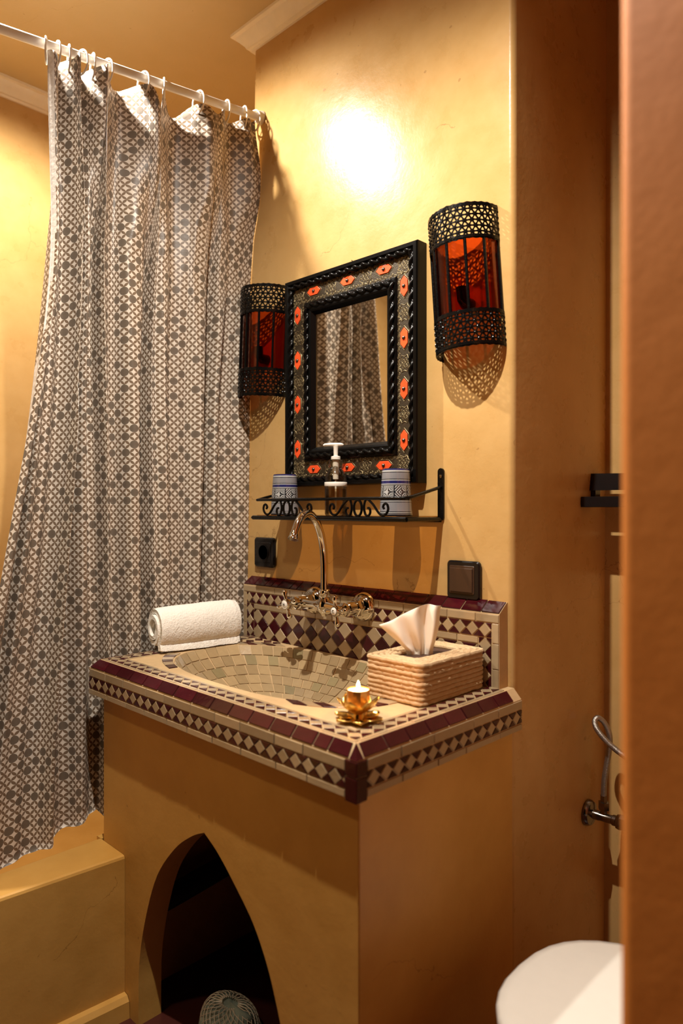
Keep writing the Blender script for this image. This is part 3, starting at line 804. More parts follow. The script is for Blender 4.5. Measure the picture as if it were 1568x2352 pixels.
# ---------------------------------------------------------------- sconces
def sconce(cx, zb, ht, Rr, rot, label):
    root = thing('wall_sconce', (cx, YM, zb), label, 'wall lamp', 'pierced black wall lamps beside the mirror')
    hb = .070; t = .0016; y0 = YM
    def P(a, z, r=Rr): return (cx-r*cos(a), y0-r*sin(a)-.001, zb+z)
    ar = pi*Rr
    def band(z0, z1):
        mb = MB(); rows_ = 6; rh = (z1-z0)/rows_; ncol = 17; cw = ar/ncol
        nodes = {}
        for j in range(rows_+1):
            for i in range(ncol+1):
                s = i*cw+(cw/2 if j % 2 else 0)
                if s > ar+1e-6: s = ar
                nodes[i, j] = (s+random.uniform(-.0008, .0008), z0+j*rh+random.uniform(-.0006, .0006))
        def bar(p, q, wd):
            dx, dz = q[0]-p[0], q[1]-p[1]; l = hypot(dx, dz)
            if l < 1e-5: return
            nx, nz = -dz/l*wd, dx/l*wd
            md = ((p[0]+q[0])/2+nx*.8*0, (p[1]+q[1])/2)
            rings = []
            for (s, z), k in ((p, 1.5), (md, .75), (q, 1.5)):
                rings.append([P((s+nx*k)/Rr, z+nz*k, Rr+t), P((s+nx*k)/Rr, z+nz*k, Rr), P((s-nx*k)/Rr, z-nz*k, Rr), P((s-nx*k)/Rr, z-nz*k, Rr+t)])
            mb.loft(rings, False, False)
        for (i, j), p in nodes.items():
            for q in ((i+1, j), (i, j+1), (i-1, j+1) if j % 2 == 0 else (i+1, j+1)):
                if q in nodes: bar(p, nodes[q], .0018)
        for (i, j), (s, z) in nodes.items():       # little raised knobs where the strips meet
            if 0 < j < rows_:
                for dz_ in (0,):
                    c = Vector(P(s/Rr, z, Rr+t)); nrm = Vector((-cos(s/Rr), -sin(s/Rr), 0)); tg = Vector((sin(s/Rr), -cos(s/Rr), 0))
                    r1 = [c+(tg*cos(k*pi/3)+Vector((0,0,1))*sin(k*pi/3))*.0030 for k in range(6)]
                    r2 = [c+(tg*cos(k*pi/3)+Vector((0,0,1))*sin(k*pi/3))*.0016+nrm*.0014 for k in range(6)]
                    mb.loft([r1, r2], False, True)
        for z, hh in ((z0, .006), (z1-.006, .006)):
            rg = []
            for k in range(33):
                a = pi*k/32; rg.append([P(a, z, Rr), P(a, z, Rr+t*1.6), P(a, z+hh, Rr+t*1.6), P(a, z+hh, Rr)])
            mb.loft(rg, True, True)
        for a0, a1 in ((0, .055), (pi-.055, pi)):
            rg = [[P(a, z0, Rr), P(a, z0, Rr+t), P(a, z1, Rr+t), P(a, z1, Rr)] for a in (a0, (a0+a1)/2, a1)]
            mb.loft(rg, True, True)
        return mb
    obj('pierced_band', band(0, hb), M['black'], root, fix=False)
    obj('pierced_band', band(ht-hb, ht), M['black'], root, fix=False)
    nb = 6
    for k in range(nb+1):
        a = pi*k/nb; a = min(max(a, .03), pi-.03)
        p0, p1 = P(a, hb-.004, Rr-.001), P(a, ht-hb+.004, Rr-.001)
        obj('bar', MB().tube([p0, p1], .0032, 6), M['black'], root)
    for k in range(nb):
        a0, a1 = pi*k/nb+.03, pi*(k+1)/nb-.03
        rg = [[P(lerp(a0, a1, q/4), hb-.003, Rr-.003), P(lerp(a0, a1, q/4), ht-hb+.003, Rr-.003), P(lerp(a0, a1, q/4), ht-hb+.003, Rr-.0038), P(lerp(a0, a1, q/4), hb-.003, Rr-.0038)] for q in range(5)]
        obj('amber_panel', MB().loft(rg), M['amber'], root)
    obj('bulb_holder', MB().tube([(cx, YM-.001, zb+ht*.36), (cx, YM-.02, zb+ht*.36), (cx, YM-.03, zb+ht*.38), (cx, YM-.032, zb+ht*.47)], [.013, .013, .011, .011], 14), M['blackplastic'], root, smooth=True)
    root.rotation_euler = (0, R(rot), 0)
    return root
sconce(-.8245, .322, .285, .0755, -4.2, 'pierced black half-round wall lamp with amber panels, right of the mirror')
sconce(-1.4925, .302, .288, .0755, 3.0, 'pierced black half-round wall lamp, left of the mirror beside the curtain')

# ---------------------------------------------------------------- shelf
shx0, shx1, shy, shz = -1.392, -.906, 1.128, -.0225
she = thing('wall_shelf', ((shx0+shx1)/2, YM, shz), 'black wrought iron shelf with scrolls and a glass plate under the mirror', 'shelf')
for x in (shx0, shx1):
    obj('bracket', MB().rbox((x-.0075, YM-.005, shz-.004), (x+.0075, YM-.0005, .087), .0074, axis=1), M['black'], she)
    obj('screw', MB().lathe([(.0042, 0), (.004, .0012), (.0, .0018)], (x, YM-.005, .069), 12, 'Y'), M['darkchrome'], she, smooth=True)
    obj('side_bar', MB().tube([(x, YM-.004, shz), (x, shy, shz)], .0048, 8), M['black'], she, smooth=True)
obj('front_bar', MB().tube([(shx0-.012, shy, shz), (shx0-.006, shy, shz), (shx1+.001, shy, shz)], [.0025, .0055, .0055], 10), M['black'], she, smooth=True)
obj('back_bar', MB().box((shx0, YM-.006, shz-.007), (shx1, YM-.001, shz+.004)), M['black'], she)
rl = spline([(shx0, YM-.005, .044), (shx0, shy+.05, .031), (shx0+.001, shy+.012, .0225), (shx0+.01, shy, .0215)], 5)+[Vector((shx1-.018, shy, .0215))]+spline([(shx1-.012, shy+.001, .0215), (shx1-.003, shy+.012, .0225), (shx1, shy+.05, .031), (shx1, YM-.005, .046)], 5)
obj('rail', MB().tube(rl, .0036, 10), M['black'], she, smooth=True)
obj('glass_plate', MB().box((shx0+.004, shy+.004, shz+.002), (shx1-.004, YM-.006, shz+.0065)), M['shelf_glass'], she)
def motif(cx):
    zl, zh = shz+.005, .0195; hgt = zh-zl; zm = (zl+zh)/2
    for s in (-1, 1):
        p = [(cx+s*.030, zh), (cx+s*.045, zh-.012), (cx+s*.060, zl+.008), (cx+s*.070, zl+.003), (cx+s*.080, zl+.006), (cx+s*.086, zl+.016), (cx+s*.083, zl+.026), (cx+s*.076, zl+.027), (cx+s*.072, zl+.021), (cx+s*.075, zl+.017)]
        obj('scroll', MB().tube(spline([(x, shy, z) for x, z in p], 5), .0027, 8), M['black'], she, smooth=True)
        c = [(cx+s*.034, zl+.014), (cx+s*.034, zl+.019), (cx+s*.028, zl+.019), (cx+s*.031, zl+.004)]
        q = [(cx+s*.029, zm), (cx+s*.034, zm-.001), (cx+s*.036, zm-.009), (cx+s*.031, zl+.002), (cx+s*.023, zl+.004), (cx+s*.0185, zm-.004), (cx+s*.0185, zm+.006), (cx+s*.023, zh-.001), (cx+s*.030, zh)]
        obj('scroll', MB().tube(spline([(x, shy, z) for x, z in q], 4), .0027, 8), M['black'], she, smooth=True)
    obj('scroll', MB().tube([(cx+.0115*cos(2*pi*k/20), shy, zm+(hgt/2-.001)*sin(2*pi*k/20)) for k in range(20)], .0028, 8, closed=True), M['black'], she, smooth=True)
motif(-1.272); motif(-1.040)

# ---------------------------------------------------------------- things on the shelf
zs = shz+.0065
def cup(x, y, rz, label):
    pr = [(.030, 0), (.0355, .0), (.0362, .002), (.0355, .006), (.0342, .034), (.0325, .06), (.0312, .08), (.0302, .096), (.029, .1012), (.026, .1025), (.0, .1020)]
    o = obj('cup', MB().lathe(pr, (x, y, zs), 40), M['cup'], smooth=True, sharp=50, origin=(x, y, zs))
    o.rotation_euler = (0, 0, rz)
    return tag(o, label, 'cup', 'painted cups on the shelf')
cup(-1.345, 1.187, 2.9, 'blue grey painted cup upside down on the shelf, left of the pump bottle')
cup(-.982, 1.187, 2.6, 'blue grey painted cup upside down on the shelf, right of the pump bottle')
bxp, byp = -1.166, 1.188
so = thing('soap_dispenser', (bxp, byp, zs), 'clear pump bottle of amber soap with a white band, on the shelf', 'soap dispenser')
obj('bottle', MB().lathe([(0, .001), (.0235, .0), (.0258, .003), (.0260, .02), (.0252, .022), (.0260, .024), (.0260, .078), (.0248, .090), (.0205, .102), (.0135, .111), (.0125, .114)], (bxp, byp, zs), 36), M['bottle'], so, smooth=True)
obj('liquid', MB().lathe([(0, .004), (.0225, .004), (.0235, .006), (.0235, .062), (0, .062)], (bxp, byp, zs), 32), M['soap'], so, smooth=True)
obj('label_band', MB().lathe([(.0262, .068), (.0268, .069), (.0268, .077), (.0262, .078)], (bxp, byp, zs), 36, cap=False), M['white_plastic'], so, smooth=True)
obj('collar', MB().lathe([(0, .112), (.0168, .112), (.0168, .130), (.015, .132), (.0, .132)], (bxp, byp, zs), 28), M['bottle'], so, smooth=True)
obj('dip_tube', MB().tube([(bxp, byp, zs+.008), (bxp, byp, zs+.084), (bxp, byp, zs+.085), (bxp, byp, zs+.13)], [.0022, .0022, .007, .0075], 12), M['white_plastic'], so, smooth=True)
pm = MB().lathe([(0, .131), (.0112, .131), (.0112, .138), (.009, .139), (.005, .140), (.0055, .158), (.0065, .163), (0, .163)], (bxp, byp, zs), 20)
pmo = obj('pump', pm, M['white_plastic'], so, smooth=True)
dn = Vector((-.719, -.695, 0))
obj('nozzle', MB().tube([Vector((bxp, byp, zs+.166))-dn*.018, Vector((bxp, byp, zs+.1665))-dn*.012, Vector((bxp, byp, zs+.1665))+dn*.01, Vector((bxp, byp, zs+.166))+dn*.026, Vector((bxp, byp, zs+.164))+dn*.029], [.002, .0042, .0042, .003, .0022], 12), M['white_plastic'], pmo, smooth=True)

# ---------------------------------------------------------------- socket and switch
def plate(name, x0, x1, z0, z1, label, cat):
    t = thing(name, ((x0+x1)/2, YM, z0), label, cat)
    obj('cover_plate', MB().rbox((x0, YM-.011, z0), (x1, YM-.0003, z1), .009, 5, 1, .003), M['blackplastic'], t, smooth=True, sharp=35)
    return t
x0, x1, z0, z1 = -1.533, -1.449, -.160, -.079
sk_ = plate('wall_socket', x0, x1, z0, z1, 'black square power socket on the wall near the curtain', 'socket')
cx, cz = (x0+x1)/2, (z0+z1)/2
obj('insert', MB().rbox((x0+.013, YM-.0125, z0+.013), (x1-.013, YM-.009, z1-.013), .004, 4, 1, .0008), M['brownplastic'] if False else M['blackplastic'], sk_)
obj('socket_well', MB().lathe([(.0205, .0), (.0215, .0012), (.0195, .0012), (.0188, -.003), (0, -.003)], (cx, YM-.0125, cz), 32, 'Y'), M['blackplastic'], sk_, smooth=True)
for s in (-1, 1): obj('contact_hole', MB().lathe([(.0032, 0), (.0024, .0008), (.0, .0008)], (cx+s*.0095, YM-.0100, cz), 12, 'Y'), M['darkchrome'], sk_, smooth=True)
x0, x1, z0, z1 = -.886, -.804, -.1905, -.1095
sw = plate('light_switch', x0, x1, z0, z1, 'black square light switch with a brown rocker above the tissue box', 'switch')
obj('rocker_frame', MB().rbox((x0+.008, YM-.0125, z0+.012), (x1-.012, YM-.009, z1-.010), .003, 4, 1, .0008), M['brownplastic'], sw)
obj('rocker', MB().rbox((x0+.011, YM-.0155, z0+.016), (x1-.015, YM-.010, z1-.015), .0012, 4, 1, .0012), M['brownplastic'], sw)

# ---------------------------------------------------------------- towel
def towel():
    mb = MB(); a, b = Vector((-1.514, .915)), Vector((-1.493, 1.135)); ax = (b-a); L = ax.length; ax.normalize(); px_ = Vector((ax.y, -ax.x))   # px_ towards the basin
    th = .0052; prof = []
    def cl(u):      # u 0..1 outer -> inner spiral centreline in (across, up)
        t = 2.6*2*pi*u; k = 1-.72*u
        st = -pi/2+.75
        return Vector((.0385*k*cos(st+t)-.002, .049*k*sin(st+t)+.001))
    n = 150; pts_ = [cl(i/(n-1)) for i in range(n)]
    flap = [pts_[0]+Vector((.006, -.016)), pts_[0]+Vector((.0045, -.009)), pts_[0]+Vector((.002, -.003))]
    pts_ = flap+pts_
    left, right = [], []
    for i, p in enumerate(pts_):
        d = (pts_[min(i+1, len(pts_)-1)]-pts_[max(i-1, 0)]).normalized(); nn = Vector((-d.y, d.x)); left.append(p+nn*th); right.append(p-nn*th)
    loop = left+right[::-1]; rings = []; m = 84
    for k in range(m+1):
        v = k/m; sc = 1+.05*v+.02*sin(v*5); e = 1-.06*max(0, (abs(v-.5)-.46)/.04)
        ring = []
        for q, p in enumerate(loop):
            x = p.x*sc*e; z = p.y*sc*e*(1+.06*v)
            w_ = noise.noise(Vector((p.x*260, p.y*260, v*L*260)))*.0022+noise.noise(Vector((p.x*30, p.y*30, v*L*24+5)))*.0022
            x *= 1+w_*22*.5; z = z*(1+w_*16*.5)
            c = a+ax*(v*L+(.004*sin(q*.05) if k in (0, m) else 0)); c = c+px_*x
            ring.append((c.x, c.y, -.291+z+.001*v*0))
        rings.append(ring)
    return mb.loft(rings, True, True)
tw = towel()
mz = min(p[2] for p in tw.v); dz = (-.3485)-mz; tw.v = [(x, y, z+dz) for x, y, z in tw.v]
tag(obj('towel', tw, M['towel'], smooth=True, sharp=60), 'white terry towel rolled up on the left end of the tiled top', 'towel')

# ---------------------------------------------------------------- tissue box
zt = ZT+.0028
bx_ = (-.9065, -.769, 1.001, 1.2085)
tb = thing('tissue_box', (-.838, 1.105, zt), 'coiled straw tissue box on the right of the tiled top', 'tissue box')
def rrect(x0, x1, y0, y1, r, seg=5):
    P = []
    for cx, cy, st in ((x1-r, y1-r, 0), (x0+r, y1-r, 90), (x0+r, y0+r, 180), (x1-r, y0+r, 270)):
        for k in range(seg+1): t = R(st+90*k/seg); P.append((cx+r*cos(t), cy+r*sin(t)))
    return P
def dens(P, z, jit, n=3):
    out = []
    for i in range(len(P)):
        a, b = P[i], P[(i+1) % len(P)]; m = max(1, int(hypot(b[0]-a[0], b[1]-a[1])/.006))
        for k in range(m): out.append(Vector((lerp(a[0], b[0], k/m)+random.gauss(0, jit), lerp(a[1], b[1], k/m)+random.gauss(0, jit), z+random.gauss(0, jit))))
    return out
nc = 9; hc = .0775; cr = hc/nc/2
for k in range(nc):
    e = random.uniform(-.0007, .0007)
    P = dens(rrect(bx_[0]+cr+e, bx_[1]-cr-e, bx_[2]+cr+e, bx_[3]-cr-e, .010), zt+cr*(2*k+1), .00035)
    obj('coil', MB().tube(P, [cr*1.04*random.uniform(.93, 1.07) for _ in P], 8, closed=True), M['raffia'], tb, smooth=True)
for k in range(1, 5):
    i = k*cr*1.85
    P = dens(rrect(bx_[0]+cr+i, bx_[1]-cr-i, bx_[2]+cr+i, bx_[3]-cr-i, .009), zt+hc-cr+.0006*k*0, .0003)
    obj('lid_coil', MB().tube(P, [cr*1.02*random.uniform(.94, 1.06) for _ in P], 8, closed=True), M['raffia'], tb, smooth=True)
obj('liner', MB().box((bx_[0]+.012, bx_[2]+.012, zt+.003), (bx_[1]-.012, bx_[3]-.012, zt+hc-cr*1.6)), M['void'], tb)
fr_ = MB()
for _ in range(26):
    s = random.random()
    if s < .5: p = Vector((bx_[1], random.uniform(bx_[2]+.01, bx_[3]-.01), zt+random.uniform(.01, hc))); d0 = Vector((1, 0, 0))
    else: p = Vector((random.uniform(bx_[0]+.01, bx_[1]-.01), bx_[2], zt+random.uniform(.01, hc))); d0 = Vector((0, -1, 0))
    q = p+d0*.002+Vector((random.uniform(-.005, .005), random.uniform(-.005, .005), random.uniform(-.004, .004)))
    fr_.tube([p, q], .0005, 4)
o = obj('loose_fibres', fr_, M['raffia'], tb, fix=False); o['kind'] = 'stuff'

def tissue():
    mb = MB(); c = Vector((-.842, 1.098, zt+hc)); rt = Vector((.719, .695, 0)); dp = Vector((-.695, .719, 0))
    keys = [  # (left x, left z) ... polyline rows from bottom to top, x to the right, z up, depth
        [(-.020, -.030, 0), (-.012, -.030, .004), (-.004, -.030, -.003), (.004, -.030, .004), (.012, -.030, -.002), (.020, -.030, .004), (.027, -.030, 0)],
        [(-.024, .000, -.002), (-.014, .000, -.009), (-.005, .000, .003), (.004, .000, -.007), (.012, .001, .004), (.021, .002, -.005), (.030, .003, .004)],
        [(-.040, .020, -.003), (-.028, .018, -.013), (-.012, .020, .000), (.001, .022, -.011), (.013, .025, .004), (.025, .026, -.008), (.036, .028, .004)],
        [(-.058, .038, -.002), (-.040, .040, -.014), (-.022, .044, -.003), (-.004, .048, -.013), (.013, .052, .004), (.028, .055, -.009), (.041, .056, .004)],
        [(-.073, .053, .000), (-.052, .062, -.010), (-.030, .072, -.005), (-.008, .080, -.012), (.014, .086, .003), (.030, .088, -.007), (.043, .087, .004)],
        [(-.076, .057, .002), (-.054, .068, -.007), (-.030, .082, -.004), (-.004, .097, -.009), (.018, .103, .001), (.033, .101, -.004), (.0445, .099, .004)]]
    rows_ = []
    cols = [spline([Vector(keys[r][k]) for r in range(len(keys))], 5) for k in range(7)]
    for i in range(len(cols[0])):
        pr = spline([cols[k][i] for k in range(7)], 6)
        rows_.append([c+rt*(p.x-.008)+dp*p.y*0+dp*(p.z*1.25)+Vector((0, 0, p.y*.88)) for p in pr])
    n = len(rows_[0])
    back = [[p+dp*.0009 for p in r] for r in rows_]
    mb.loft([a+b[::-1] for a, b in zip(rows_, back)], True, True)
    return mb
tag(obj('tissue', tissue(), M['tissue'], smooth=True, sharp=80), 'white paper tissue pulled up out of the straw box', 'tissue')

# ---------------------------------------------------------------- candle
ccx, ccy, ccz = -.803, .872, ZT+.0026
ch = thing('candle_holder', (ccx, ccy, ccz), 'gilded lotus shaped candle holder on the front corner of the tiled top', 'candle holder')
def petal(ang, r0, r1, wd, z0, z1, curl):
    mb = MB(); rows_ = []; n = 10; d = Vector((cos(ang), sin(ang), 0)); s = Vector((-sin(ang), cos(ang), 0))
    for k in range(n+1):
        t = k/n; r = lerp(r0, r1, t); z = z0+(z1-z0)*t**curl; hw = wd*(sin(pi*min(1, .12+.88*t))**.75)*(1 if t < 1 else 0)+.0004
        row = []
        for q in range(-4, 5):
            u = q/4; row.append(Vector((ccx, ccy, ccz))+d*r+s*(hw*u)+Vector((0, 0, z+.004*u*u)))
        rows_.append(row)
    bk = [[p-Vector((0, 0, .0009)) for p in r_] for r_ in rows_]
    mb.loft([a+b[::-1] for a, b in zip(rows_, bk)], True, True); return mb
for k in range(6): obj('petal', petal(R(18+60*k), .006, .044, .0165, .0015, .005, 2), M['gold'], ch, smooth=True, sharp=180)
obj('stem', MB().lathe([(0, .001), (.012, .001), (.010, .005), (.008, .011), (.012, .016), (.0, .018)], (ccx, ccy, ccz), 16), M['gold'], ch, smooth=True)
for k in range(6): obj('petal', petal(R(48+60*k), .006, .036, .015, .014, .036, 1.7), M['gold'], ch, smooth=True, sharp=180)
tl = thing('tealight', (ccx, ccy, ccz+.019), 'lit tealight in an amber cup, burning in the lotus holder', 'candle')
rgo = [[(ccx+r*cos(R(36*k)), ccy+r*sin(R(36*k)), ccz+z) for k in range(10)] for r, z in ((.012, .019), (.0185, .021), (.0195, .052), (.0185, .052), (.0178, .046))]
obj('cup', MB().loft(rgo, True, False), M['copper'], tl)
obj('wax', MB().lathe([(.0182, 0), (.0180, .0005), (.0, .0009)], (ccx, ccy, ccz+.0495), 20), M['wax'], tl, smooth=True)
obj('wick', MB().tube([(ccx, ccy, ccz+.049), (ccx, ccy, ccz+.054)], .0007, 6), M['black_tube'], tl)
obj('flame', MB().lathe([(0, .0), (.002, .0015), (.0032, .004), (.0028, .007), (.0015, .011), (0, .0145)], (ccx, ccy, ccz+.0525), 12), M['flame'], tl, smooth=True)
lamp('candle_flame_light', (ccx, ccy, ccz+.072), .5, .004, (1, .42, .14))

# ---------------------------------------------------------------- shower curtain, rod, rings
RW = Vector((-1.514, YM, 1.076)); RD = (Vector((-1.600, .646, 1.049))-RW)/(YM-.646)       # per metre towards the camera
def rodp(y): return RW+RD*(YM-y)
y_end = YN+.002
rd = thing('curtain_rod', rodp(YM), 'white shower curtain rod running from the wall above the bath', 'curtain rod')
obj('pole', MB().tube([rodp(YM-.0005), rodp(y_end)], .0105, 20), M['rod'], rd, smooth=True)
obj('end_cap', MB().tube([rodp(YM-.0003), rodp(YM-.012), rodp(YM-.0125)], [.019, .016, .011], 20), M['rod'], rd, smooth=True)
RY = [.688, .712, .738, .766, .792, .826, .915, .968, 1.062, 1.142, 1.195, 1.228]
def curtain():
    mb = MB(); uvs = []; NS, NV = 28, 100; n = 11*NS
    ph = [random.uniform(-.5, .5) for _ in range(12)]; am = [.026, .030, .024, .030, .034, .036, .030, .038, .034, .026, .016, .010]
    sag = [.010, .004, .004, .006, .012, .020, .060, .040, .022, .016, .008]
    bulge = [1, -1, 1, -1, 1, -1, -1, 1, -1, 1, -1]
    zbot = -.745
    def pos(s, v):
        i = min(10, int(s)); f = s-i
        ytop = interp(s, list(range(12)), RY)
        # lower down the gathers even out and the free edge swings towards the room
        ylow = lerp(.50, 1.2485, (s/11)**.92)
        k = sstep((v-.18)/.85)
        y = lerp(ytop, ylow, k)
        if s > 9.5: y = max(y, lerp(y, 1.2485, sstep((s-9.5)/1.5)*sstep(v*12)))
        rp = rodp(y)
        zt_ = rodp(ytop).z-.016-sag[i]*sin(pi*f)**2+(.022 if i in (2, 4) else 0)*sin(pi*f)**2
        hem = interp(s, [0, 1, 2.6, 4.3, 4.8, 11], [-.790, -.784, -.762, -.728, -.756, -.762])
        z = lerp(zt_, hem, v)
        xb = interp(y, [.45, .8, 1.0, 1.2, 1.25], [-1.585, -1.605, -1.603, -1.590, -1.545])
        xc = lerp(rp.x, xb, sstep(v*2.2))
        A = interp(s, list(range(12)), am)*(.75+.45*sstep(v*3))
        edge = sstep((11-s)/1.2)
        bl = sstep((v-.02)/.25)
        w1 = sin(pi*s+.35*sin(2.1*s+1.3*v)) + .34*sin(2*pi*s+1.1+.8*v)
        q2 = 1.78*pi*s+.55*sin(1.3*s+.9*v)+.5*v
        sh = sin(q2); sh = (abs(sh)**.75)*(1 if sh > 0 else -1)
        w2 = .92*sh*(.75+.35*sin(2.3*s+1))+.42*sin(pi*s*.83+.6+.7*v)+.16*sin(3.9*pi*s+2*v)+.10*sin(9*v+2.2*s)
        wv = lerp(w1, w2, bl)
        A *= (.35+.65*edge)*(1-.5*sstep((v-.62)/.38)*(1-sstep((s-4)/2)))
        x = xc+A*wv*1.12
        y2 = y+(.010*sin(2*pi*s*.5+.7+v)*(.4+.6*edge)*min(1, s)+.004*sin(7*v+s*2))*(1-sstep((s-9.6)/1.3))
        # keep clear of the washstand top and the lamp
        lim = interp(z, [-.75, -.50, -.30, .2, .3, .62, .75, .9], [-1.572, -1.570, -1.572, -1.56, -1.56, -1.56, -1.545, -1.50])
        if y > .74 and x > lim-.004: x = lim-.004+(x-lim+.004)*.08
        return Vector((x, min(y2, YM-.0012), z))
    arc = [0]
    for j in range(n): arc.append(arc[-1]+sum((pos((j+1)*11/n, v_)-pos(j*11/n, v_)).length for v_ in (.2, .4, .6, .8, .95))/5)
    grid_ = [[pos(j*11/n, i/NV) for j in range(n+1)] for i in range(NV+1)]
    nrm = []
    for i in range(NV+1):
        row = []
        for j in range(n+1):
            a = grid_[i][min(j+1, n)]-grid_[i][max(j-1, 0)]; b = grid_[max(i-1, 0)][j]-grid_[min(i+1, NV)][j]
            q = a.cross(b)
            row.append(q.normalized() if q.length > 0 else Vector((1, 0, 0)))
        nrm.append(row)
    # a runs towards +Y, b upwards: a x b points to +X (the room side)
    F = [[p+q*.0006 for p, q in zip(r, k)] for r, k in zip(grid_, nrm)]; B = [[p-q*.0006 for p, q in zip(r, k)] for r, k in zip(grid_, nrm)]
    W = n+1
    mb.v = [tuple(p) for r in F for p in r]+[tuple(p) for r in B for p in r]; o_ = W*(NV+1)
    hemj = 5
    for i in range(NV):
        for j in range(n):
            a = i*W+j; mb.f.append([a, a+W, a+W+1, a+1]); mb.mi.append(1 if j < hemj*(1.15-i/(NV*.30)) else 0)
            mb.f.append([o_+a, o_+a+1, o_+a+W+1, o_+a+W]); mb.mi.append(1)
    for i in range(NV):
        for j in (0, n): a = i*W+j; mb.f.append([a, a+W, o_+a+W, o_+a]); mb.mi.append(1)
    for j in range(n):
        for i in (0, NV): a = i*W+j; mb.f.append([a, a+1, o_+a+1, o_+a]); mb.mi.append(1)
    UV = [(arc[j], grid_[i][j].z) for i in range(NV+1) for j in range(W)]; UV = UV+UV
    return mb, UV
cm, CUV = curtain()
cu = obj('shower_curtain', cm, [M['cloth'], M['lining']], smooth=True, sharp=180, fix=False)
uvl = cu.data.uv_layers.new(name='UVMap')
for lp in cu.data.loops: uvl.data[lp.index].uv = CUV[lp.vertex_index]
tag(cu, 'white shower curtain printed with brown overlapping circles, drawn beside the washstand', 'curtain')
ring_names = ['first', 'second', 'third', 'fourth', 'fifth', 'sixth', 'seventh', 'eighth', 'ninth', 'tenth', 'eleventh', 'last']
for k, y in enumerate(RY):
    p = rodp(y); rr_ = .0265; c = p+Vector((0, 0, .0125-rr_+.0005)); yaw = random.uniform(-.5, .5)
    d = Vector((cos(yaw), sin(yaw), 0))
    pts_ = [c+d*(rr_*.82*cos(2*pi*q/24))+Vector((0, 0, rr_*sin(2*pi*q/24)*1.08)) for q in range(24)]
    o = obj('curtain_ring', MB().tube(pts_, .0023, 8, closed=True), M['ring'], smooth=True)
    where = 'nearest the curtain\'s free edge' if k == 0 else 'nearest the mirror wall' if k == 11 else ring_names[k]+' from the curtain\'s free edge'
    tag(o, 'white plastic curtain ring on the rod, '+where, 'curtain ring', 'rings of the shower curtain')

# ---------------------------------------------------------------- toilet
tcx, tcy, tz = -.30, 1.045, -.748
to_ = thing('toilet', (-.15, tcy, ZF), 'white toilet with a closed lid, cut off by the wall at lower right', 'toilet')
def oval(z, k=1, ex=0, x1=-.10):
    P = []
    for q in range(40):
        t = 2*pi*q/40; c, s = cos(t), sin(t)
        x = (-.335 + (.268 if c < 0 else .235)*k*abs(c)**.80*(1 if c > 0 else -1))+ex; P.append((x, tcy+.200*k*abs(s)**.80*(1 if s > 0 else -1), z))
    return P
obj('lid', MB().loft([oval(tz-.022, .985), oval(tz-.020, 1.0), oval(tz-.008, 1.0), oval(tz-.003, .98), oval(tz-.0005, .93), oval(tz+.001, .6), oval(tz+.0015, .1)]), M['porcelain'], to_, smooth=True, sharp=50)
obj('seat', MB().loft([oval(tz-.045, .96), oval(tz-.042, .985), oval(tz-.027, .985), oval(tz-.0245, .96)]), M['porcelain'], to_, smooth=True, sharp=50)
obj('bowl', MB().loft([oval(ZF, .55, .08), oval(ZF+.06, .52, .08), oval(ZF+.16, .60, .06), oval(tz-.12, .86, .02), oval(tz-.07, .95), oval(tz-.047, .95)]), M['porcelain'], to_, smooth=True, sharp=50)
obj('tank', MB().rbox((-.09, tcy-.18, tz-.06), (.125, tcy+.18, tz+.34), .03, 5, 2, .01), M['porcelain'], to_, smooth=True, sharp=50)

# ---------------------------------------------------------------- valve, hose, paper holder
vy, vz = 1.585, -.708
va = thing('stop_valve', (XC, vy, vz), 'chrome angle valve on the wall of the toilet recess', 'valve')
def xl(prof, c, seg=20): return MB().lathe(prof, c, seg, 'X')
obj('escutcheon', xl([(.0, .0), (.030, .0), (.030, .003), (.026, .010), (.014, .014), (.0, .014)], (XC+.0005, vy, vz)), M['darkchrome'], va, smooth=True)
obj('body', xl([(.011, .0), (.011, .02), (.010, .022), (.010, .05), (.012, .052), (.012, .06), (.0, .06)], (XC+.008, vy, vz)), M['darkchrome'], va, smooth=True)
obj('knob', xl([(.0, .0), (.016, .002), (.018, .01), (.016, .024), (.0, .026)], (XC+.068, vy, vz), 8), M['darkchrome'], va)
obj('outlet_nut', MB().lathe([(.008, .0), (.008, .012), (.0125, .013), (.0125, .030), (.008, .031), (.008, .045)], (XC+.038, vy, vz+.005), 6), M['darkchrome'], va)
hp = [(XC+.038, vy, vz+.044), (XC+.040, vy, -.62), (XC+.048, vy+.004, -.56), (XC+.050, vy+.004, -.52), (XC+.040, vy, -.492), (XC+.028, vy-.01, -.480), (XC+.026, vy-.02, -.492), (XC+.045, vy-.025, -.515), (XC+.085, vy-.02, -.545), (XC+.16, vy-.01, -.58), (XC+.26, vy, -.60)]
tag(obj('braided_hose', MB().tube(spline(hp, 6), .0065, 10), M['steel'], smooth=True, origin=hp[0]), 'braided steel hose looping up from the valve beside the toilet', 'hose')
ph_ = thing('paper_holder', (XC, 1.58, .0), 'black two-tier paper holder on the wall of the toilet recess', 'paper holder')
obj('lower_bar', MB().rbox((XC+.0005, 1.545, .003), (XC+.20, 1.60, .027), .004, 3, 2, .001), M['blackplastic'], ph_)
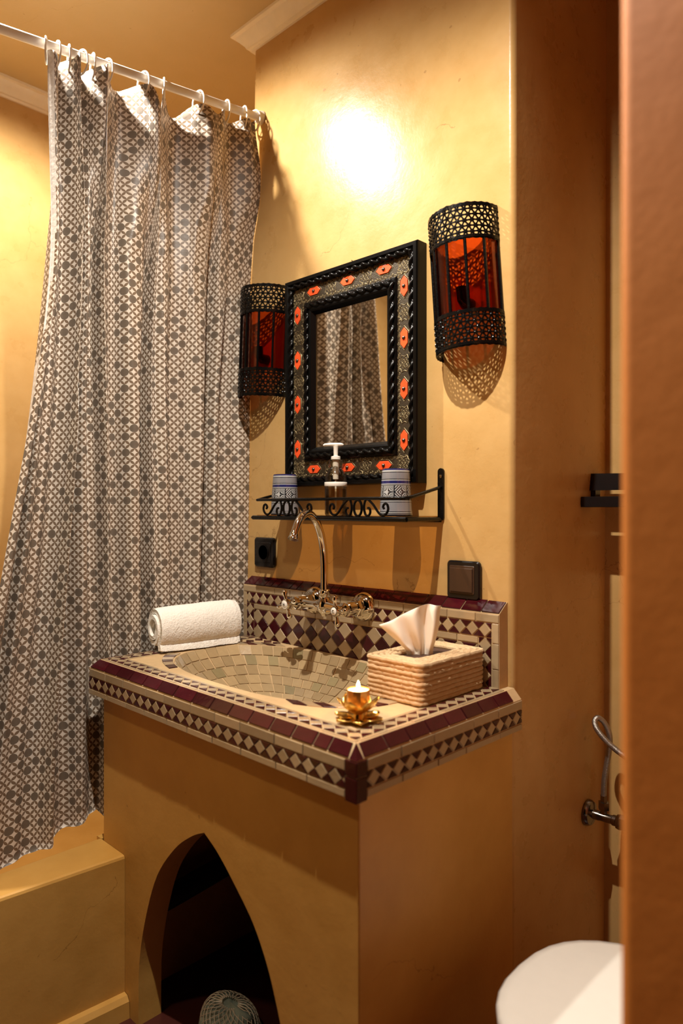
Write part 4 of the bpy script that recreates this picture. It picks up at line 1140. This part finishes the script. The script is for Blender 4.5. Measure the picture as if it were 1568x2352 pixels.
obj('cover', MB().loft([[(x, 1.592+.012*k, .042+.006*k) for x in (XC+.0005,)]+[(XC+.17, 1.592+.012*k, .042+.006*k), (XC+.17, 1.60+.012*k, .078), (XC+.0005, 1.60+.012*k, .082)] for k in (0, 1, 2, 3)]), M['blackplastic'], ph_)
obj('arm', MB().box((XC+.0005, 1.60, .02), (XC+.012, 1.625, .06)), M['blackplastic'], ph_)

# ---------------------------------------------------------------- under the arch
tag(obj('dark_tube', MB().tube(spline([(WX0+.105, WY0+.07, -.905), (WX0+.105, WY0+.2, -.893), (WX0+.105, YM-.035, -.868)], 4), .026, 16), M['black_tube'], smooth=True), 'black tube crossing the dark space under the arch', 'black_tube')  # plain black tube along the left inner side, its nature left open
def bag():
    mb = MB(); rows_ = []; c = Vector((-1.225, .925, ZF))
    for k in range(13):
        t = k/12; z = .056*sin(t*pi*.5); r = .066*(cos(t*pi*.5)**.45 if t < 1 else .0)+.001; row = []
        for q in range(40):
            a = 2*pi*q/40; w_ = 1+.18*noise.noise(Vector((cos(a)*2, sin(a)*2, t*3)))+.04*sin(a*9+t*8)
            row.append(c+Vector((r*w_*cos(a)*1.15, r*w_*sin(a)*.8, z*(1+.2*noise.noise(Vector((cos(a)*1.5, sin(a)*1.5, 4))))+.0005)))
        rows_.append(row)
    return mb.loft(rows_, True, True)
lb = obj('mesh_bag', bag(), M['net'], smooth=True, sharp=180)
tag(lb, 'teal and white mesh bag lying on the floor under the arch', 'bag')
netm = MB()
for k in range(24):
    a = 2*pi*k/24; c = Vector((-1.225, .925, ZF+.001))
    for sgn in (1, -1):
        netm.tube([c+Vector((.0685*cos(t*pi*.5)**.45*cos(a+sgn*t*1.2)*1.17, .0685*cos(t*pi*.5)**.45*sin(a+sgn*t*1.2)*.82, .060*sin(t*pi*.5))) for t in [i/10*.97 for i in range(11)]], .0009, 4)
obj('netting', netm, M['white_plastic'], lb, fix=False)

# ---------------------------------------------------------------- lift everything so that the floor lies at z = 0
for o in scn.objects:
    if o.parent is None: o.location.z += H
